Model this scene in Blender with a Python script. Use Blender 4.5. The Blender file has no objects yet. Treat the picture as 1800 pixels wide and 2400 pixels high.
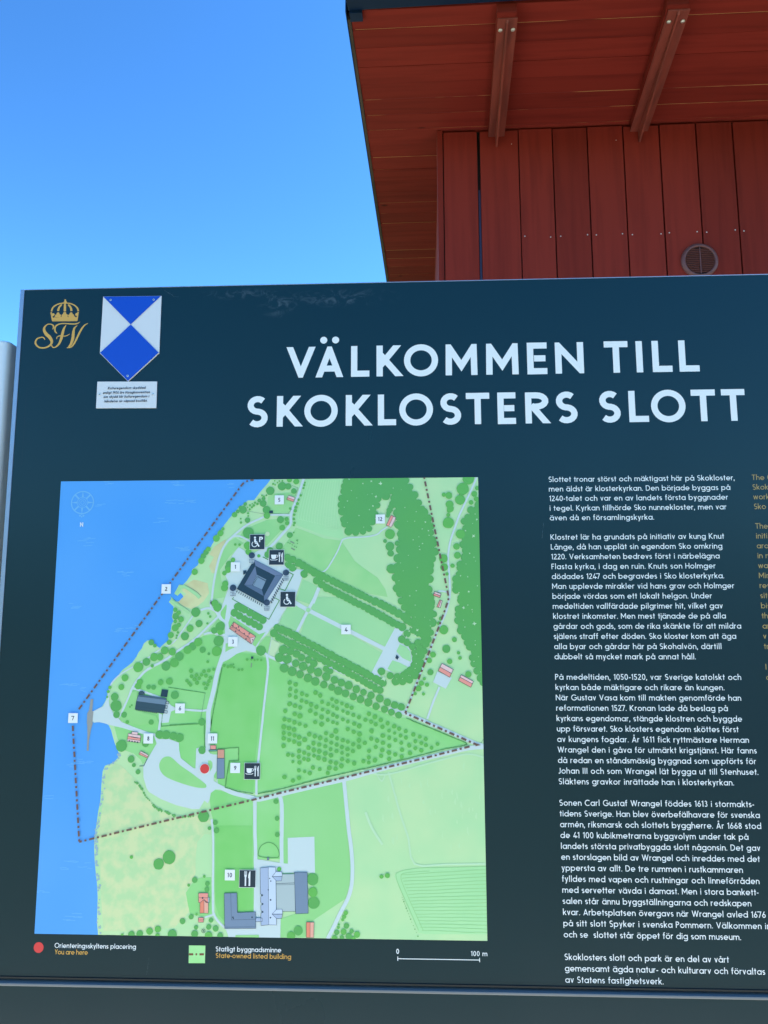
# Information board in front of a red wooden building, seen from below at arm's length.
import bpy, bmesh, math, random
from mathutils import Vector
S = bpy.context.scene
C = S.collection
rnd = random.Random(7)

# ------------------------------------------------------------------ camera
Z0 = 1.79                                   # height of the map's top edge; print coordinates are mm from its top-left corner
cam = bpy.data.cameras.new('camera'); co = bpy.data.objects.new('camera', cam); C.objects.link(co)
cam.sensor_fit = 'VERTICAL'; cam.sensor_height = 32.0; cam.lens = 32.0 * 1750 / 2400
cam.clip_start = 0.05; cam.clip_end = 2000
co.location = (0.63005, -1.28491, 1.55001)
f_ = Vector((-0.04162384, 0.98943997, 0.13883803)); r_ = Vector((0.99910053, 0.04234506, -0.00224355)); u_ = Vector((0.00809896, -0.13861976, 0.99031256))
from mathutils import Matrix
co.matrix_world = Matrix(((r_.x, u_.x, -f_.x, co.location.x), (r_.y, u_.y, -f_.y, co.location.y), (r_.z, u_.z, -f_.z, co.location.z), (0, 0, 0, 1)))
S.camera = co

# ------------------------------------------------------------------ sky, sun, exposure
SUN_EL, SUN_AZ = math.radians(50), math.radians(80)      # azimuth from +Y (behind the board) towards +X
w = bpy.data.worlds.new('World'); S.world = w; w.use_nodes = True
nt = w.node_tree; nt.nodes.clear()
sky = nt.nodes.new('ShaderNodeTexSky'); sky.sky_type = 'NISHITA'; sky.sun_disc = False
sky.sun_elevation = SUN_EL; sky.sun_rotation = SUN_AZ
sky.air_density = 1.0; sky.dust_density = 0.15; sky.ozone_density = 4.0
hs = nt.nodes.new('ShaderNodeGamma'); hs.inputs['Gamma'].default_value = 1.62       # a deeper, clearer blue
sat = nt.nodes.new('ShaderNodeHueSaturation'); sat.inputs['Saturation'].default_value = 1.05
tint = nt.nodes.new('ShaderNodeVectorMath'); tint.operation = 'MULTIPLY'; tint.inputs[1].default_value = (0.80, 0.88, 0.75)     # camera white balance
bg = nt.nodes.new('ShaderNodeBackground'); bg.inputs['Strength'].default_value = 0.05
wo = nt.nodes.new('ShaderNodeOutputWorld')
nt.links.new(sky.outputs[0], hs.inputs['Color']); nt.links.new(hs.outputs[0], sat.inputs['Color']); nt.links.new(sat.outputs[0], tint.inputs[0]); nt.links.new(tint.outputs[0], bg.inputs['Color']); nt.links.new(bg.outputs[0], wo.inputs['Surface'])
sl = bpy.data.lights.new('sun', 'SUN'); sl.energy = 5.0; sl.angle = math.radians(0.5); sl.color = (1.0, 0.95, 0.87)
so = bpy.data.objects.new('sun', sl); C.objects.link(so)
sd = Vector((math.sin(SUN_AZ) * math.cos(SUN_EL), math.cos(SUN_AZ) * math.cos(SUN_EL), math.sin(SUN_EL)))
so.rotation_euler = sd.to_track_quat('Z', 'Y').to_euler(); so.location = (0, 0, 20)
S.view_settings.view_transform = 'Standard'; S.view_settings.look = 'None'; S.view_settings.gamma = 1.0
S.view_settings.use_curve_mapping = False; S.view_settings.exposure = 2.13

# ------------------------------------------------------------------ helpers
def lin(c):
    c = c / 255.0
    return c / 12.92 if c <= 0.04045 else ((c + 0.055) / 1.055) ** 2.4
WHITE = [lin(v) for v in (206, 229, 247)]
def ink(r, g, b):                           # printed colour, white ink = 0.8
    return tuple(min(0.9, 0.735 * lin(v) / wv) for v, wv in zip((r, g, b), WHITE)) + (1.0,)

def mat(name, col, rough=0.5, metal=0.0, spec=0.5, col2=None, scale=20.0, thr=(0.4, 0.6), stretch=(1, 1, 1), bump=0.0, bscale=200.0, rvar=0.0, detail=3.0):
    m = bpy.data.materials.new(name); m.use_nodes = True
    n = m.node_tree; b = n.nodes['Principled BSDF']
    b.inputs['Base Color'].default_value = tuple(col[:3]) + (1.0,)
    b.inputs['Roughness'].default_value = rough; b.inputs['Metallic'].default_value = metal; b.inputs['Specular IOR Level'].default_value = spec
    tc = n.nodes.new('ShaderNodeTexCoord')
    if col2 is not None or rvar:
        mp = n.nodes.new('ShaderNodeMapping'); mp.inputs['Scale'].default_value = stretch
        nz = n.nodes.new('ShaderNodeTexNoise'); nz.inputs['Scale'].default_value = scale; nz.inputs['Detail'].default_value = detail
        n.links.new(tc.outputs['Object'], mp.inputs[0]); n.links.new(mp.outputs[0], nz.inputs['Vector'])
        cr = n.nodes.new('ShaderNodeMapRange'); cr.inputs[1].default_value = thr[0]; cr.inputs[2].default_value = thr[1]
        n.links.new(nz.outputs[0], cr.inputs[0])
        if col2 is not None:
            mx = n.nodes.new('ShaderNodeMix'); mx.data_type = 'RGBA'
            mx.inputs[6].default_value = tuple(col[:3]) + (1,); mx.inputs[7].default_value = tuple(col2[:3]) + (1,)
            n.links.new(cr.outputs[0], mx.inputs[0]); n.links.new(mx.outputs[2], b.inputs['Base Color'])
        if rvar:
            m2 = n.nodes.new('ShaderNodeMapRange'); m2.inputs[3].default_value = rough; m2.inputs[4].default_value = rough + rvar
            n.links.new(nz.outputs[0], m2.inputs[0]); n.links.new(m2.outputs[0], b.inputs['Roughness'])
    if bump:
        bz = n.nodes.new('ShaderNodeTexNoise'); bz.inputs['Scale'].default_value = bscale; bz.inputs['Detail'].default_value = 4
        n.links.new(tc.outputs['Object'], bz.inputs['Vector'])
        bp = n.nodes.new('ShaderNodeBump'); bp.inputs['Strength'].default_value = bump; bp.inputs['Distance'].default_value = 0.002
        n.links.new(bz.outputs[0], bp.inputs['Height']); n.links.new(bp.outputs[0], b.inputs['Normal'])
    return m

INK_R, INK_S = 0.38, 0.35
def imat(name, rgb, rgb2=None, scale=25.0, thr=(0.35, 0.65), stretch=(1, 1, 1), detail=2.0):
    return mat(name, ink(*rgb), rough=INK_R, spec=INK_S, col2=ink(*rgb2) if rgb2 else None, scale=scale, thr=thr, stretch=stretch, detail=detail)

def mm(s):
    return [tuple(float(v) for v in q.split(',')) for q in s.split()]

def link(name, me, m, parent=None):
    o = bpy.data.objects.new(name, me); C.objects.link(o)
    for k in (m if isinstance(m, (list, tuple)) else [m]): me.materials.append(k)
    if parent: o.parent = parent
    return o
def empty(name, loc=(0, 0, 0)):
    o = bpy.data.objects.new(name, None); C.objects.link(o); o.location = loc; o.empty_display_size = 0.1
    return o
def tag(o, label=None, cat=None, kind=None, group=None):
    if label: o['label'] = label
    if cat: o['category'] = cat
    if kind: o['kind'] = kind
    if group: o['group'] = group
    return o
def boxes(name, bl, m, parent=None, bevel=0.0, frame=None):
    """bl: list of (x0,x1,y0,y1,z0,z1)"""
    bm = bmesh.new()
    for (x0, x1, y0, y1, z0, z1) in bl:
        vs = [bm.verts.new((x, y, z)) for x in (x0, x1) for y in (y0, y1) for z in (z0, z1)]
        for f in ((0, 1, 3, 2), (4, 6, 7, 5), (0, 4, 5, 1), (2, 3, 7, 6), (0, 2, 6, 4), (1, 5, 7, 3)):
            bm.faces.new([vs[i] for i in f])
    bmesh.ops.recalc_face_normals(bm, faces=bm.faces)
    if bevel: bmesh.ops.bevel(bm, geom=bm.edges[:], offset=bevel, segments=2, affect='EDGES', profile=0.7)
    if frame:
        for v in bm.verts: v.co = frame(v.co)
    me = bpy.data.meshes.new(name); bm.to_mesh(me); bm.free()
    return link(name, me, m, parent)
def prism(name, poly, lo, hi, m, parent=None, frame=None, bevel=0.0):
    """poly of (a,b) extruded along c from lo to hi; frame maps (a,b,c) to local coordinates"""
    bm = bmesh.new(); n = len(poly)
    A = [bm.verts.new((p[0], p[1], lo)) for p in poly]; Bv = [bm.verts.new((p[0], p[1], hi)) for p in poly]
    bm.faces.new(A); bm.faces.new(Bv[::-1])
    for i in range(n): bm.faces.new((A[i], A[(i + 1) % n], Bv[(i + 1) % n], Bv[i]))
    bmesh.ops.recalc_face_normals(bm, faces=bm.faces)
    if bevel: bmesh.ops.bevel(bm, geom=bm.edges[:], offset=bevel, segments=2, affect='EDGES', profile=0.7)
    if frame:
        for v in bm.verts: v.co = frame(v.co)
        bmesh.ops.recalc_face_normals(bm, faces=bm.faces)
    me = bpy.data.meshes.new(name); bm.to_mesh(me); bm.free()
    return link(name, me, m, parent)

# --- flat print: polygons in mm on the board, each sheet a hair above the one below
class Print:
    def __init__(s, many=True): s.v = []; s.f = []; s.k = 0; s.many = many
    def poly(s, pts, dz=0.0):
        s.k = (s.k + 1) % 997
        z = dz + (s.k * 0.6180339 % 1.0) * 1.1e-4
        i0 = len(s.v)
        s.v += [(p[0] / 1000, -z, Z0 + p[1] / 1000) for p in pts]
        s.f.append(tuple(range(i0, i0 + len(pts))))
    def disc(s, u, v, r, n=20, jag=0.0, ex=1.0):
        ph = rnd.random() * 6.28
        s.poly([(u + ex * r * (1 + jag * rnd.uniform(-1, 1)) * math.cos(ph + i * 6.2832 / n), v + r * (1 + jag * rnd.uniform(-1, 1)) * math.sin(ph + i * 6.2832 / n)) for i in range(n)])
    def line(s, pts, w, closed=False, rough=0.0):
        """ribbon with mitred joins; w a number or a list of widths"""
        W0 = list(w) if isinstance(w, (list, tuple)) else [w] * len(pts)
        P, W = [], []
        for p, w_ in zip(pts, W0):
            q = Vector(p[:2])
            if P and (q - P[-1]).length < 0.02: continue
            P.append(q); W.append(w_)
        n = len(P)
        if n < 2: return
        L = []; R = []
        for i in range(n):
            a = P[i - 1] if (i > 0 or closed) else None; b = P[(i + 1) % n] if (i < n - 1 or closed) else None
            d1 = (P[i] - a).normalized() if a is not None else None; d2 = (b - P[i]).normalized() if b is not None else None
            if d1 is None: d1 = d2
            if d2 is None: d2 = d1
            t = (d1 + d2)
            if t.length < 1e-6: t = d1.copy()
            t.normalize(); nn = Vector((-t.y, t.x)); c = max(0.22, nn.dot(Vector((-d1.y, d1.x))))
            k = W[i] / 2 / c * (1 + rough * rnd.uniform(-1, 1))
            L.append(P[i] + nn * k); R.append(P[i] - nn * (W[i] / 2 / c * (1 + rough * rnd.uniform(-1, 1))))
        i0 = len(s.v); s.k = (s.k + 1) % 997; z = (s.k * 0.6180339 % 1.0) * 1.1e-4
        for l, r in zip(L, R):
            s.v.append((l.x / 1000, -z, Z0 + l.y / 1000)); s.v.append((r.x / 1000, -z, Z0 + r.y / 1000))
        for i in range(n if closed else n - 1):
            a = i0 + 2 * i; b = i0 + 2 * ((i + 1) % n)
            s.f.append((a, a + 1, b + 1, b))
    def build(s, name, m, layer, parent, clip=None):
        me = bpy.data.meshes.new(name); me.from_pydata(s.v, [], s.f)
        bm = bmesh.new(); bm.from_mesh(me)
        if clip:
            u0, u1, v0, v1 = clip
            for co_, no in (((u0 / 1000, 0, 0), (-1, 0, 0)), ((u1 / 1000, 0, 0), (1, 0, 0)), ((0, 0, Z0 + v0 / 1000), (0, 0, -1)), ((0, 0, Z0 + v1 / 1000), (0, 0, 1))):
                bmesh.ops.bisect_plane(bm, geom=bm.verts[:] + bm.edges[:] + bm.faces[:], plane_co=co_, plane_no=no, clear_outer=True)
        bmesh.ops.triangulate(bm, faces=[f for f in bm.faces if len(f.verts) > 4], ngon_method='EAR_CLIP')
        for f in bm.faces:
            f.normal_update()
            if f.normal.y > 0: f.normal_flip()
        for v in bm.verts: v.co.y -= layer * LAYER
        bm.to_mesh(me); bm.free()
        o = link(name, me, m, parent)
        if s.many and len(s.f) > (1 if name.startswith('map_') else 2): o['kind'] = 'stuff'
        return o
LAYER = 0.00016

def smooth(pts, n=5, closed=False):
    """Catmull-Rom"""
    P = [tuple(p) for p in pts]; out = []; N = len(P)
    for i in range(N if closed else N - 1):
        p0 = P[i - 1] if (i > 0 or closed) else P[0]; p1 = P[i]; p2 = P[(i + 1) % N]; p3 = P[(i + 2) % N] if (i + 2 < N or closed) else P[-1]
        for k in range(n):
            t = k / n
            out.append(tuple(0.5 * (2 * b + (c - a) * t + (2 * a - 5 * b + 4 * c - d) * t * t + (3 * b - 3 * c + d - a) * t ** 3) for a, b, c, d in zip(p0, p1, p2, p3)))
    if not closed: out.append(P[-1])
    return out

# --- lettering: a geometric sans drawn as strokes (cap height 1)
XH, ASC, DSC = 0.70, 1.05, -0.29
def arc(cx, cy, rx, ry, a0, a1, n=None):
    n = n or max(4, int(abs(a1 - a0) / 18))
    return [(cx + rx * math.cos(math.radians(a0 + (a1 - a0) * i / n)), cy + ry * math.sin(math.radians(a0 + (a1 - a0) * i / n))) for i in range(n + 1)]
def glyph(ch, w):
    """returns (outer width, [strokes]); stroke = (points, kind), kind '' butt ends, 'c' ends cut level at y0..y1, 'o' closed"""
    h = w / 2; X = XH; G = []
    def s(p, k='', y0=0.0, y1=1.0): G.append((p, k, y0, y1))
    def dots(cx, y, sep=0.15): 
        for q in (-sep, sep): s(arc(cx + q, y, 0.045, 0.045, 0, 360, 8)[:-1], 'd')
    acc = {'å': ('a', 'r'), 'ä': ('a', 'u'), 'ö': ('o', 'u'), 'é': ('e', 'a'), 'Å': ('A', 'r'), 'Ä': ('A', 'u')}
    if ch in acc:
        b, t = acc[ch]; gw, G2 = glyph(b, w); cx = gw / 2; y = (X if b in 'aoe' else 1.0)
        G2 = list(G2)
        if t == 'u':
            sp, yy = (0.15, y + 0.17) if b in 'ao' else (0.165, y + 0.21)
            rr = w * 0.58
            for q in (-sp, sp): G2.append((arc(cx + q, yy, rr, rr, 0, 360, 14)[:-1], 'd', 0, 0))
        elif t == 'r': G2.append((arc(cx, y + 0.20, 0.085, 0.085, 0, 360, 12)[:-1], 'ring', 0, 0))
        else: G2.append(([(cx - 0.03, y + 0.08), (cx + 0.10, y + 0.27)], '', 0, 0))
        return gw, G2
    B = 0.745; r = B / 2 - h; c = B / 2
    def bowl(cx=c): s(arc(cx, X / 2, r, X / 2 - h, 0, 360, 20)[:-1], 'o')
    if ch == 'a': bowl(); s([(B - h, 0), (B - h, X)]); return B, G
    if ch == 'b': bowl(); s([(h, 0), (h, ASC)]); return B, G
    if ch == 'd': bowl(); s([(B - h, 0), (B - h, ASC)]); return B, G
    if ch == 'p': bowl(); s([(h, DSC), (h, X)]); return B, G
    if ch == 'q': bowl(); s([(B - h, DSC), (B - h, X)]); return B, G
    if ch == 'g': bowl(); s([(B - h, X), (B - h, -0.06)] + arc(c, -0.06, r, 0.23 - h, 0, -150, 8)[1:]); return B, G
    if ch == 'o': bowl(); return B, G
    if ch == 'c': s(arc(c, X / 2, r, X / 2 - h, 42, 318, 14)); return 0.63, G
    if ch == 'e': s([(w, X / 2 - 0.02), (B - h, X / 2 - 0.02)] + arc(c, X / 2, r, X / 2 - h, 0, 315, 16)[1:]); return B, G
    if ch in 'hn':
        W = 0.60; s([(h, 0), (h, ASC if ch == 'h' else X)]); q = W / 2 - h; s(arc(W / 2, X - h - q, q, q, 175, 0, 8) + [(W - h, 0)]); return W, G
    if ch == 'm':
        W = 1.02; q = (W - w) / 4; s([(h, 0), (h, X)])
        for k in (0, 1): s(arc(h + q + 2 * q * k, X - h - q, q, q, 172, 0, 8) + [(h + 2 * q * (k + 1), 0)])
        return W, G
    if ch == 'u':
        W = 0.60; q = W / 2 - h; s([(h, X)] + arc(W / 2, h + q, q, q, 180, 360, 8)); s([(W - h, 0), (W - h, X)]); return W, G
    if ch == 'r': q = 0.23; s([(h, 0), (h, X)]); s(arc(h + q, X - h - q, q, q, 170, 75, 6)); return 0.37, G
    if ch == 's':
        W = 0.46; rx = W / 2 - h; ry = (X - w) / 4
        s(arc(W / 2, X - h - ry, rx, ry, 35, 270, 9) + arc(W / 2, h + ry, rx, ry, 90, -145, 9)[1:]); return W, G
    if ch == 't': s([(0.18, 0), (0.18, 0.93)]); s([(0, X - h), (0.36, X - h)]); return 0.36, G
    if ch == 'f': s([(0.16, 0), (0.16, ASC - 0.16)] + arc(0.16 + 0.14, ASC - 0.16, 0.14, 0.16 - h, 180, 70, 5)[1:]); s([(0, X - h), (0.36, X - h)]); return 0.36, G
    if ch == 'i': s([(h, 0), (h, X)]); s(arc(h, X + 0.19, w * 0.62, w * 0.62, 0, 360, 10)[:-1], 'd'); return w, G
    if ch == 'j': s([(h, X), (h, DSC + 0.04)] + [(h - 0.05, DSC)]); s(arc(h, X + 0.19, w * 0.62, w * 0.62, 0, 360, 10)[:-1], 'd'); return w, G
    if ch == 'l': s([(h, 0), (h, ASC)]); return w, G
    if ch == 'k': s([(h, 0), (h, ASC)]); s([(w, 0.28), (0.47, X)], 'c', 0, X); s([(0.22, 0.42), (0.50, 0)], 'c', 0, X); return 0.56, G
    if ch == 'v': s([(h * 1.1, X), (0.28, h * 0.9), (0.56 - h * 1.1, X)], 'c', 0, X); return 0.56, G
    if ch == 'w': s([(h * 1.1, X), (0.25, h), (0.44, X - h * .4), (0.63, h), (0.88 - h * 1.1, X)], 'c', 0, X); return 0.88, G
    if ch == 'y': s([(h * 1.1, X), (0.30, 0.06)], 'c', -0.3, X); s([(0.58 - h * 1.1, X), (0.18, DSC)], 'c', DSC, X); return 0.58, G
    if ch == 'x': s([(h, X), (0.52 - h, 0)], 'c', 0, X); s([(h, 0), (0.52 - h, X)], 'c', 0, X); return 0.52, G
    if ch == 'z': s([(0, X - h), (0.42, X - h), (h, h), (0.46, h)]); return 0.46, G
    if ch in '.,':
        s(arc(h, h * 1.1, w * 0.62, w * 0.62, 0, 360, 10)[:-1], 'd')
        if ch == ',': s([(h + 0.03, 0.06), (h - 0.05, -0.16)])
        return w + .02, G
    if ch == '-': s([(0, 0.36), (0.30, 0.36)]); return 0.30, G
    # capitals
    if ch == 'A': s([(h * 1.1, 0), (0.40, 1 - h), (0.80 - h * 1.1, 0)], 'c'); s([(0.2, 0.28), (0.6, 0.28)]); return 0.80, G
    if ch == 'V': s([(h * 1.1, 1), (0.40, h), (0.80 - h * 1.1, 1)], 'c'); return 0.80, G
    if ch == 'W': s([(h * 1.1, 1), (0.33, h), (0.58, 1 - h), (0.83, h), (1.16 - h * 1.1, 1)], 'c'); return 1.16, G
    if ch == 'M': s([(h, 0), (h + .01, 1 - h * .9), (0.46, 0.30), (0.91 - h, 1 - h * .9), (0.92 - h, 0)], 'c'); return 0.92, G
    if ch == 'N': s([(h, 0), (h, 1 - h * 1.1), (0.78 - h, h * 1.1), (0.78 - h, 1)], 'c'); return 0.78, G
    if ch == 'L': s([(h, 1), (h, h), (0.50, h)]); return 0.50, G
    if ch == 'K': s([(h, 0), (h, 1)]); s([(w * .95, 0.44), (0.60, 1)], 'c'); s([(w * 1.25, 0.54), (0.66, 0)], 'c'); return 0.74, G
    if ch == 'O': s(arc(0.51, 0.5, 0.53 - h, 0.52 - h, 0, 360, 36)[:-1], 'o'); return 1.04, G
    if ch == 'C': s(arc(0.51, 0.5, 0.51 - h, 0.51 - h, 50, 310, 22)); return 0.86, G
    if ch == 'G': s(arc(0.51, 0.5, 0.51 - h, 0.51 - h, 45, 350, 24) + [(0.98 - h, 0.47), (0.58, 0.47)]); return 0.98, G
    if ch == 'E': s([(0.54, 1 - h * .9), (h, 1 - h * .9), (h, h * .9), (0.54, h * .9)]); s([(w, 0.5), (0.50, 0.5)]); return 0.54, G
    if ch == 'F': s([(0.50, 1 - h), (h, 1 - h), (h, 0)]); s([(w, 0.5), (0.44, 0.5)]); return 0.50, G
    if ch == 'T': s([(0, 1 - h * .9), (0.66, 1 - h * .9)]); s([(0.33, 0), (0.33, 1 - w * .9)]); return 0.66, G
    if ch == 'I': s([(h, 0), (h, 1)]); return w, G
    if ch == 'S':
        W = 0.60; rx = W / 2 - h; ry = (1.02 - w) / 4
        s(arc(W / 2 + .01, 1.01 - h - ry, rx - .01, ry, 42, 262, 12) + arc(W / 2, -0.01 + h + ry, rx, ry, 82, -140, 12)); return W, G
    if ch == 'R': s([(h, 0), (h, 1 - h), (0.30, 1 - h)] + arc(0.30, 0.72, 0.29 - h * .6, 0.28 - h, 90, -90, 9) + [(w, 0.44 + h)]); s([(0.27, 0.44), (0.56, 0)], 'c'); return 0.62, G
    if ch == 'P': s([(h, 0), (h, 1 - h), (0.28, 1 - h)] + arc(0.28, 0.72, 0.29 - h, 0.28 - h, 90, -90, 9) + [(w, 0.44 + h)]); return 0.57, G
    if ch == 'D': s([(h, h), (h, 1 - h), (0.30, 1 - h)] + arc(0.30, 0.5, 0.47 - h, 0.5 - h, 90, -90, 12) + [(0, h)]); return 0.77, G
    if ch == 'H': s([(h, 0), (h, 1)]); s([(0.72 - h, 0), (0.72 - h, 1)]); s([(w, 0.5), (0.72 - w, 0.5)]); return 0.72, G
    if ch == 'J': s([(0.40 - h, 1), (0.40 - h, 0.26)] + arc(0.18, 0.26, 0.22 - h, 0.26 - h, 0, -130, 6)[1:]); return 0.40, G
    if ch == 'U': s([(h, 1), (h, 0.32)] + arc(0.33, 0.32, 0.33 - h, 0.32 - h, 180, 360, 10)[1:] + [(0.66 - h, 1)]); return 0.66, G
    if ch == 'Y': s([(h, 1), (0.33, 0.46), (0.66 - h, 1)], 'c'); s([(0.33, 0), (0.33, 0.46)]); return 0.66, G
    # figures
    if ch == '1': s([(0.0, 0.80), (0.27 - h, 1 - h * 1.1), (0.27 - h, 0)]); return 0.27, G
    if ch == '2': s(arc(0.28, 0.72, 0.26 - h, 0.28 - h, 165, -30, 9) + [(0.06, h), (0.56, h)]); return 0.56, G
    if ch == '3': s(arc(0.26, 0.755, 0.22 - h, 0.245 - h, 150, -90, 9)); s(arc(0.26, 0.29, 0.27 - h, 0.29 - h, 90, -150, 9)); return 0.54, G
    if ch == '4': s([(0.60, 0.24), (h, 0.24), (0.40, 1.0)], 'c'); s([(0.44, 0), (0.44, 0.5)]); return 0.60, G
    if ch == '5': s([(0.50, 1 - h), (0.14, 1 - h), (0.10, 0.58)] + arc(0.25, 0.31, 0.28 - h, 0.31 - h, 110, -150, 9)); return 0.54, G
    if ch == '6': s(arc(0.29, 0.31, 0.29 - h, 0.31 - h, 0, 360, 16)[:-1], 'o'); s([(h * 1.1, 0.36), (0.38, 1.0)], 'c'); return 0.58, G
    if ch == '7': s([(0, 1 - h), (0.48, 1 - h), (0.16, 0)], 'c'); return 0.54, G
    if ch == '8': s(arc(0.28, 0.755, 0.235 - h, 0.245 - h, 0, 360, 14)[:-1], 'o'); s(arc(0.28, 0.28, 0.28 - h, 0.28 - h, 0, 360, 16)[:-1], 'o'); return 0.56, G
    if ch == '9': s(arc(0.29, 0.69, 0.29 - h, 0.31 - h, 0, 360, 16)[:-1], 'o'); s([(0.58 - h * 1.1, 0.64), (0.20, 0)], 'c'); return 0.58, G
    if ch == '0': s(arc(0.30, 0.5, 0.30 - h, 0.51 - h, 0, 360, 18)[:-1], 'o'); return 0.60, G
    return 0.3, G

def cut(poly, lo, hi):
    for lim, sg in ((lo, 1), (hi, -1)):
        out = []
        for i in range(len(poly)):
            a = poly[i - 1]; b = poly[i]; ia = (a[1] - lim) * sg >= -1e-9; ib = (b[1] - lim) * sg >= -1e-9
            if ia != ib:
                t = (lim - a[1]) / (b[1] - a[1]); out.append((a[0] + t * (b[0] - a[0]), lim))
            if ib: out.append(b)
        poly = out
        if len(poly) < 3: return []
    return poly
def put_glyph(pr, ch, x, y, cap, w, x1=None, shear=0.0):
    gw, G = glyph(ch, w)
    k = 1.0 if x1 is None else ((x1 - x) / cap - w) / max(1e-6, gw - w)
    def tr(p): 
        xx = w / 2 + (p[0] - w / 2) * k
        return (x + (xx + shear * p[1]) * cap, y + p[1] * cap)
    for pts, kind, y0, y1 in G:
        if kind == 'd':
            q = [tr(p) for p in pts]
            if k != 1.0:
                cx = sum(p[0] for p in q) / len(q); px = sum(p[0] for p in pts) / len(pts)
                q = [(cx + (p[0] - px) * cap, y + p[1] * cap) for p in pts]
            pr.poly(q)
        elif kind == 'ring': pr.line([tr(p) for p in pts], cap * w * 0.6, closed=True)
        elif kind == 'o': pr.line([tr(p) for p in pts], cap * w, closed=True)
        elif kind == 'c':
            q = [Vector(tr(p)) for p in pts]
            a = (q[0] - q[1]).normalized() * cap * w; b = (q[-1] - q[-2]).normalized() * cap * w
            q[0] = q[0] + a; q[-1] = q[-1] + b
            tmp = Print(); tmp.line([tuple(v) for v in q], cap * w)
            for f in tmp.f:
                pol = cut([(tmp.v[i][0] * 1000, (tmp.v[i][2] - Z0) * 1000) for i in f], y + y0 * cap, y + y1 * cap)
                if len(pol) >= 3: pr.poly(pol)
        else: pr.line([tr(p) for p in pts], cap * w)
    return gw * k
SP, WS, SB = 0.115, 0.30, 0.032
def text(pr, st, x, y, cap, w=0.15, x1=None, shear=0.0, slack=None):
    """one line; x1 = where the line ends on the board: the tracking takes up the difference"""
    tot = 0.0; n = 0
    for i, ch in enumerate(st):
        if ch == ' ': tot += WS
        else: tot += glyph(ch, w)[0] + (2 * SB if ch in 'ilI1' else 0)
        if i < len(st) - 1: tot += SP; n += 1
    hs_ = 1.0; sp = SP
    if x1 is not None:
        d = (x1 - x) / cap - tot; sp = SP + d / max(1, n)
    if slack is not None: slack.append((round(sp, 3), st[:20]))
    for ch in st:
        if ch == ' ': x += (WS + sp) * cap
        else:
            e_ = SB if ch in 'ilI1' else 0.0
            x += (e_ + sp + e_ + put_glyph(pr, ch, x + e_ * cap, y, cap, w, None, shear)) * cap

# ------------------------------------------------------------------ materials
M_panel = mat('board_paint', (0.0004, 0.0220, 0.0310), rough=0.22, spec=0.36, rvar=0.16, scale=3.5, stretch=(1, 1, .5), detail=6)
# dried smears rubbed into the lacquer near the top edge
n_ = M_panel.node_tree; pb = n_.nodes['Principled BSDF']
def node(t, **k):
    x_ = n_.nodes.new(t)
    for a_, v_ in k.items(): setattr(x_, a_, v_)
    return x_
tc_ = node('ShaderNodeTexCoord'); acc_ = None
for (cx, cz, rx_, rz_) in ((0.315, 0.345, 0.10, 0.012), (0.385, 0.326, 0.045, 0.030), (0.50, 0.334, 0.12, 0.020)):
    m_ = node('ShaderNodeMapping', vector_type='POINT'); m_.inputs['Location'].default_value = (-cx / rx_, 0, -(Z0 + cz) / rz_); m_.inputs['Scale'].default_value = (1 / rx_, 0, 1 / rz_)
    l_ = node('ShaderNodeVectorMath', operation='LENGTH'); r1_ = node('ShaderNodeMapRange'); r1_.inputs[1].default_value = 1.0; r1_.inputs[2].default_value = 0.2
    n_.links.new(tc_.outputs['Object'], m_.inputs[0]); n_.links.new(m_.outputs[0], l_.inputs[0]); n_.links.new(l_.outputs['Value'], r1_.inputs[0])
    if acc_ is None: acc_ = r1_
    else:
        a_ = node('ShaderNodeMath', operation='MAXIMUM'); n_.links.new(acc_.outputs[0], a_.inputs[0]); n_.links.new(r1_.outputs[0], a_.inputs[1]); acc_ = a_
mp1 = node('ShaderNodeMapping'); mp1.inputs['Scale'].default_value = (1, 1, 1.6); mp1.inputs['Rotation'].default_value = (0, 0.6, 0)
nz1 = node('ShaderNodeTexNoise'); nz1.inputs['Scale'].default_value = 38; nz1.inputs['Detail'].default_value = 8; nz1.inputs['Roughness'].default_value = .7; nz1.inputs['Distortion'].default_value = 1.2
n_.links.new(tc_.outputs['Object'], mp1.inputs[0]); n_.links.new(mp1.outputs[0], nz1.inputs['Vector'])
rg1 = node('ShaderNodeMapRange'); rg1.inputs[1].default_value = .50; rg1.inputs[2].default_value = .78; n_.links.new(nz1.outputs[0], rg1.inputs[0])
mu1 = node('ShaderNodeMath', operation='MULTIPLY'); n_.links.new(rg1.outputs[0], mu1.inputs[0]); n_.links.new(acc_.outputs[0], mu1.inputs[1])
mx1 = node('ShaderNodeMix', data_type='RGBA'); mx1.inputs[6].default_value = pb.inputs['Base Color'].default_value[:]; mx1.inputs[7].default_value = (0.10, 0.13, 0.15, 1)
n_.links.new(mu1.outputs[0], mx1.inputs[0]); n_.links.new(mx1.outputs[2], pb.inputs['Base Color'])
M_panel_edge = mat('board_edge', (0.006, 0.010, 0.016), rough=0.35)
M_alu = mat('aluminium_rail', (0.36, 0.40, 0.48), rough=0.35, metal=0.85, rvar=0.15, scale=40)
M_post = mat('post_lacquer', (0.86, 0.86, 0.82), rough=0.22, spec=0.9)
M_white = mat('white_ink', (0.86, 0.84, 0.80), rough=INK_R, spec=INK_S)
M_text = mat('text_ink', (0.86, 0.86, 0.82), rough=INK_R, spec=INK_S)
M_gold = imat('gold_ink', (203, 170, 88))
M_goldtext = imat('ochre_ink', (160, 148, 96))
M_wood = mat('red_paint', (0.175, 0.030, 0.020), rough=0.62, spec=0.3, col2=(0.115, 0.021, 0.016), scale=5.0, thr=(0.42, 0.75), stretch=(1, 1, 1), bump=0.25, bscale=90)

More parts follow.
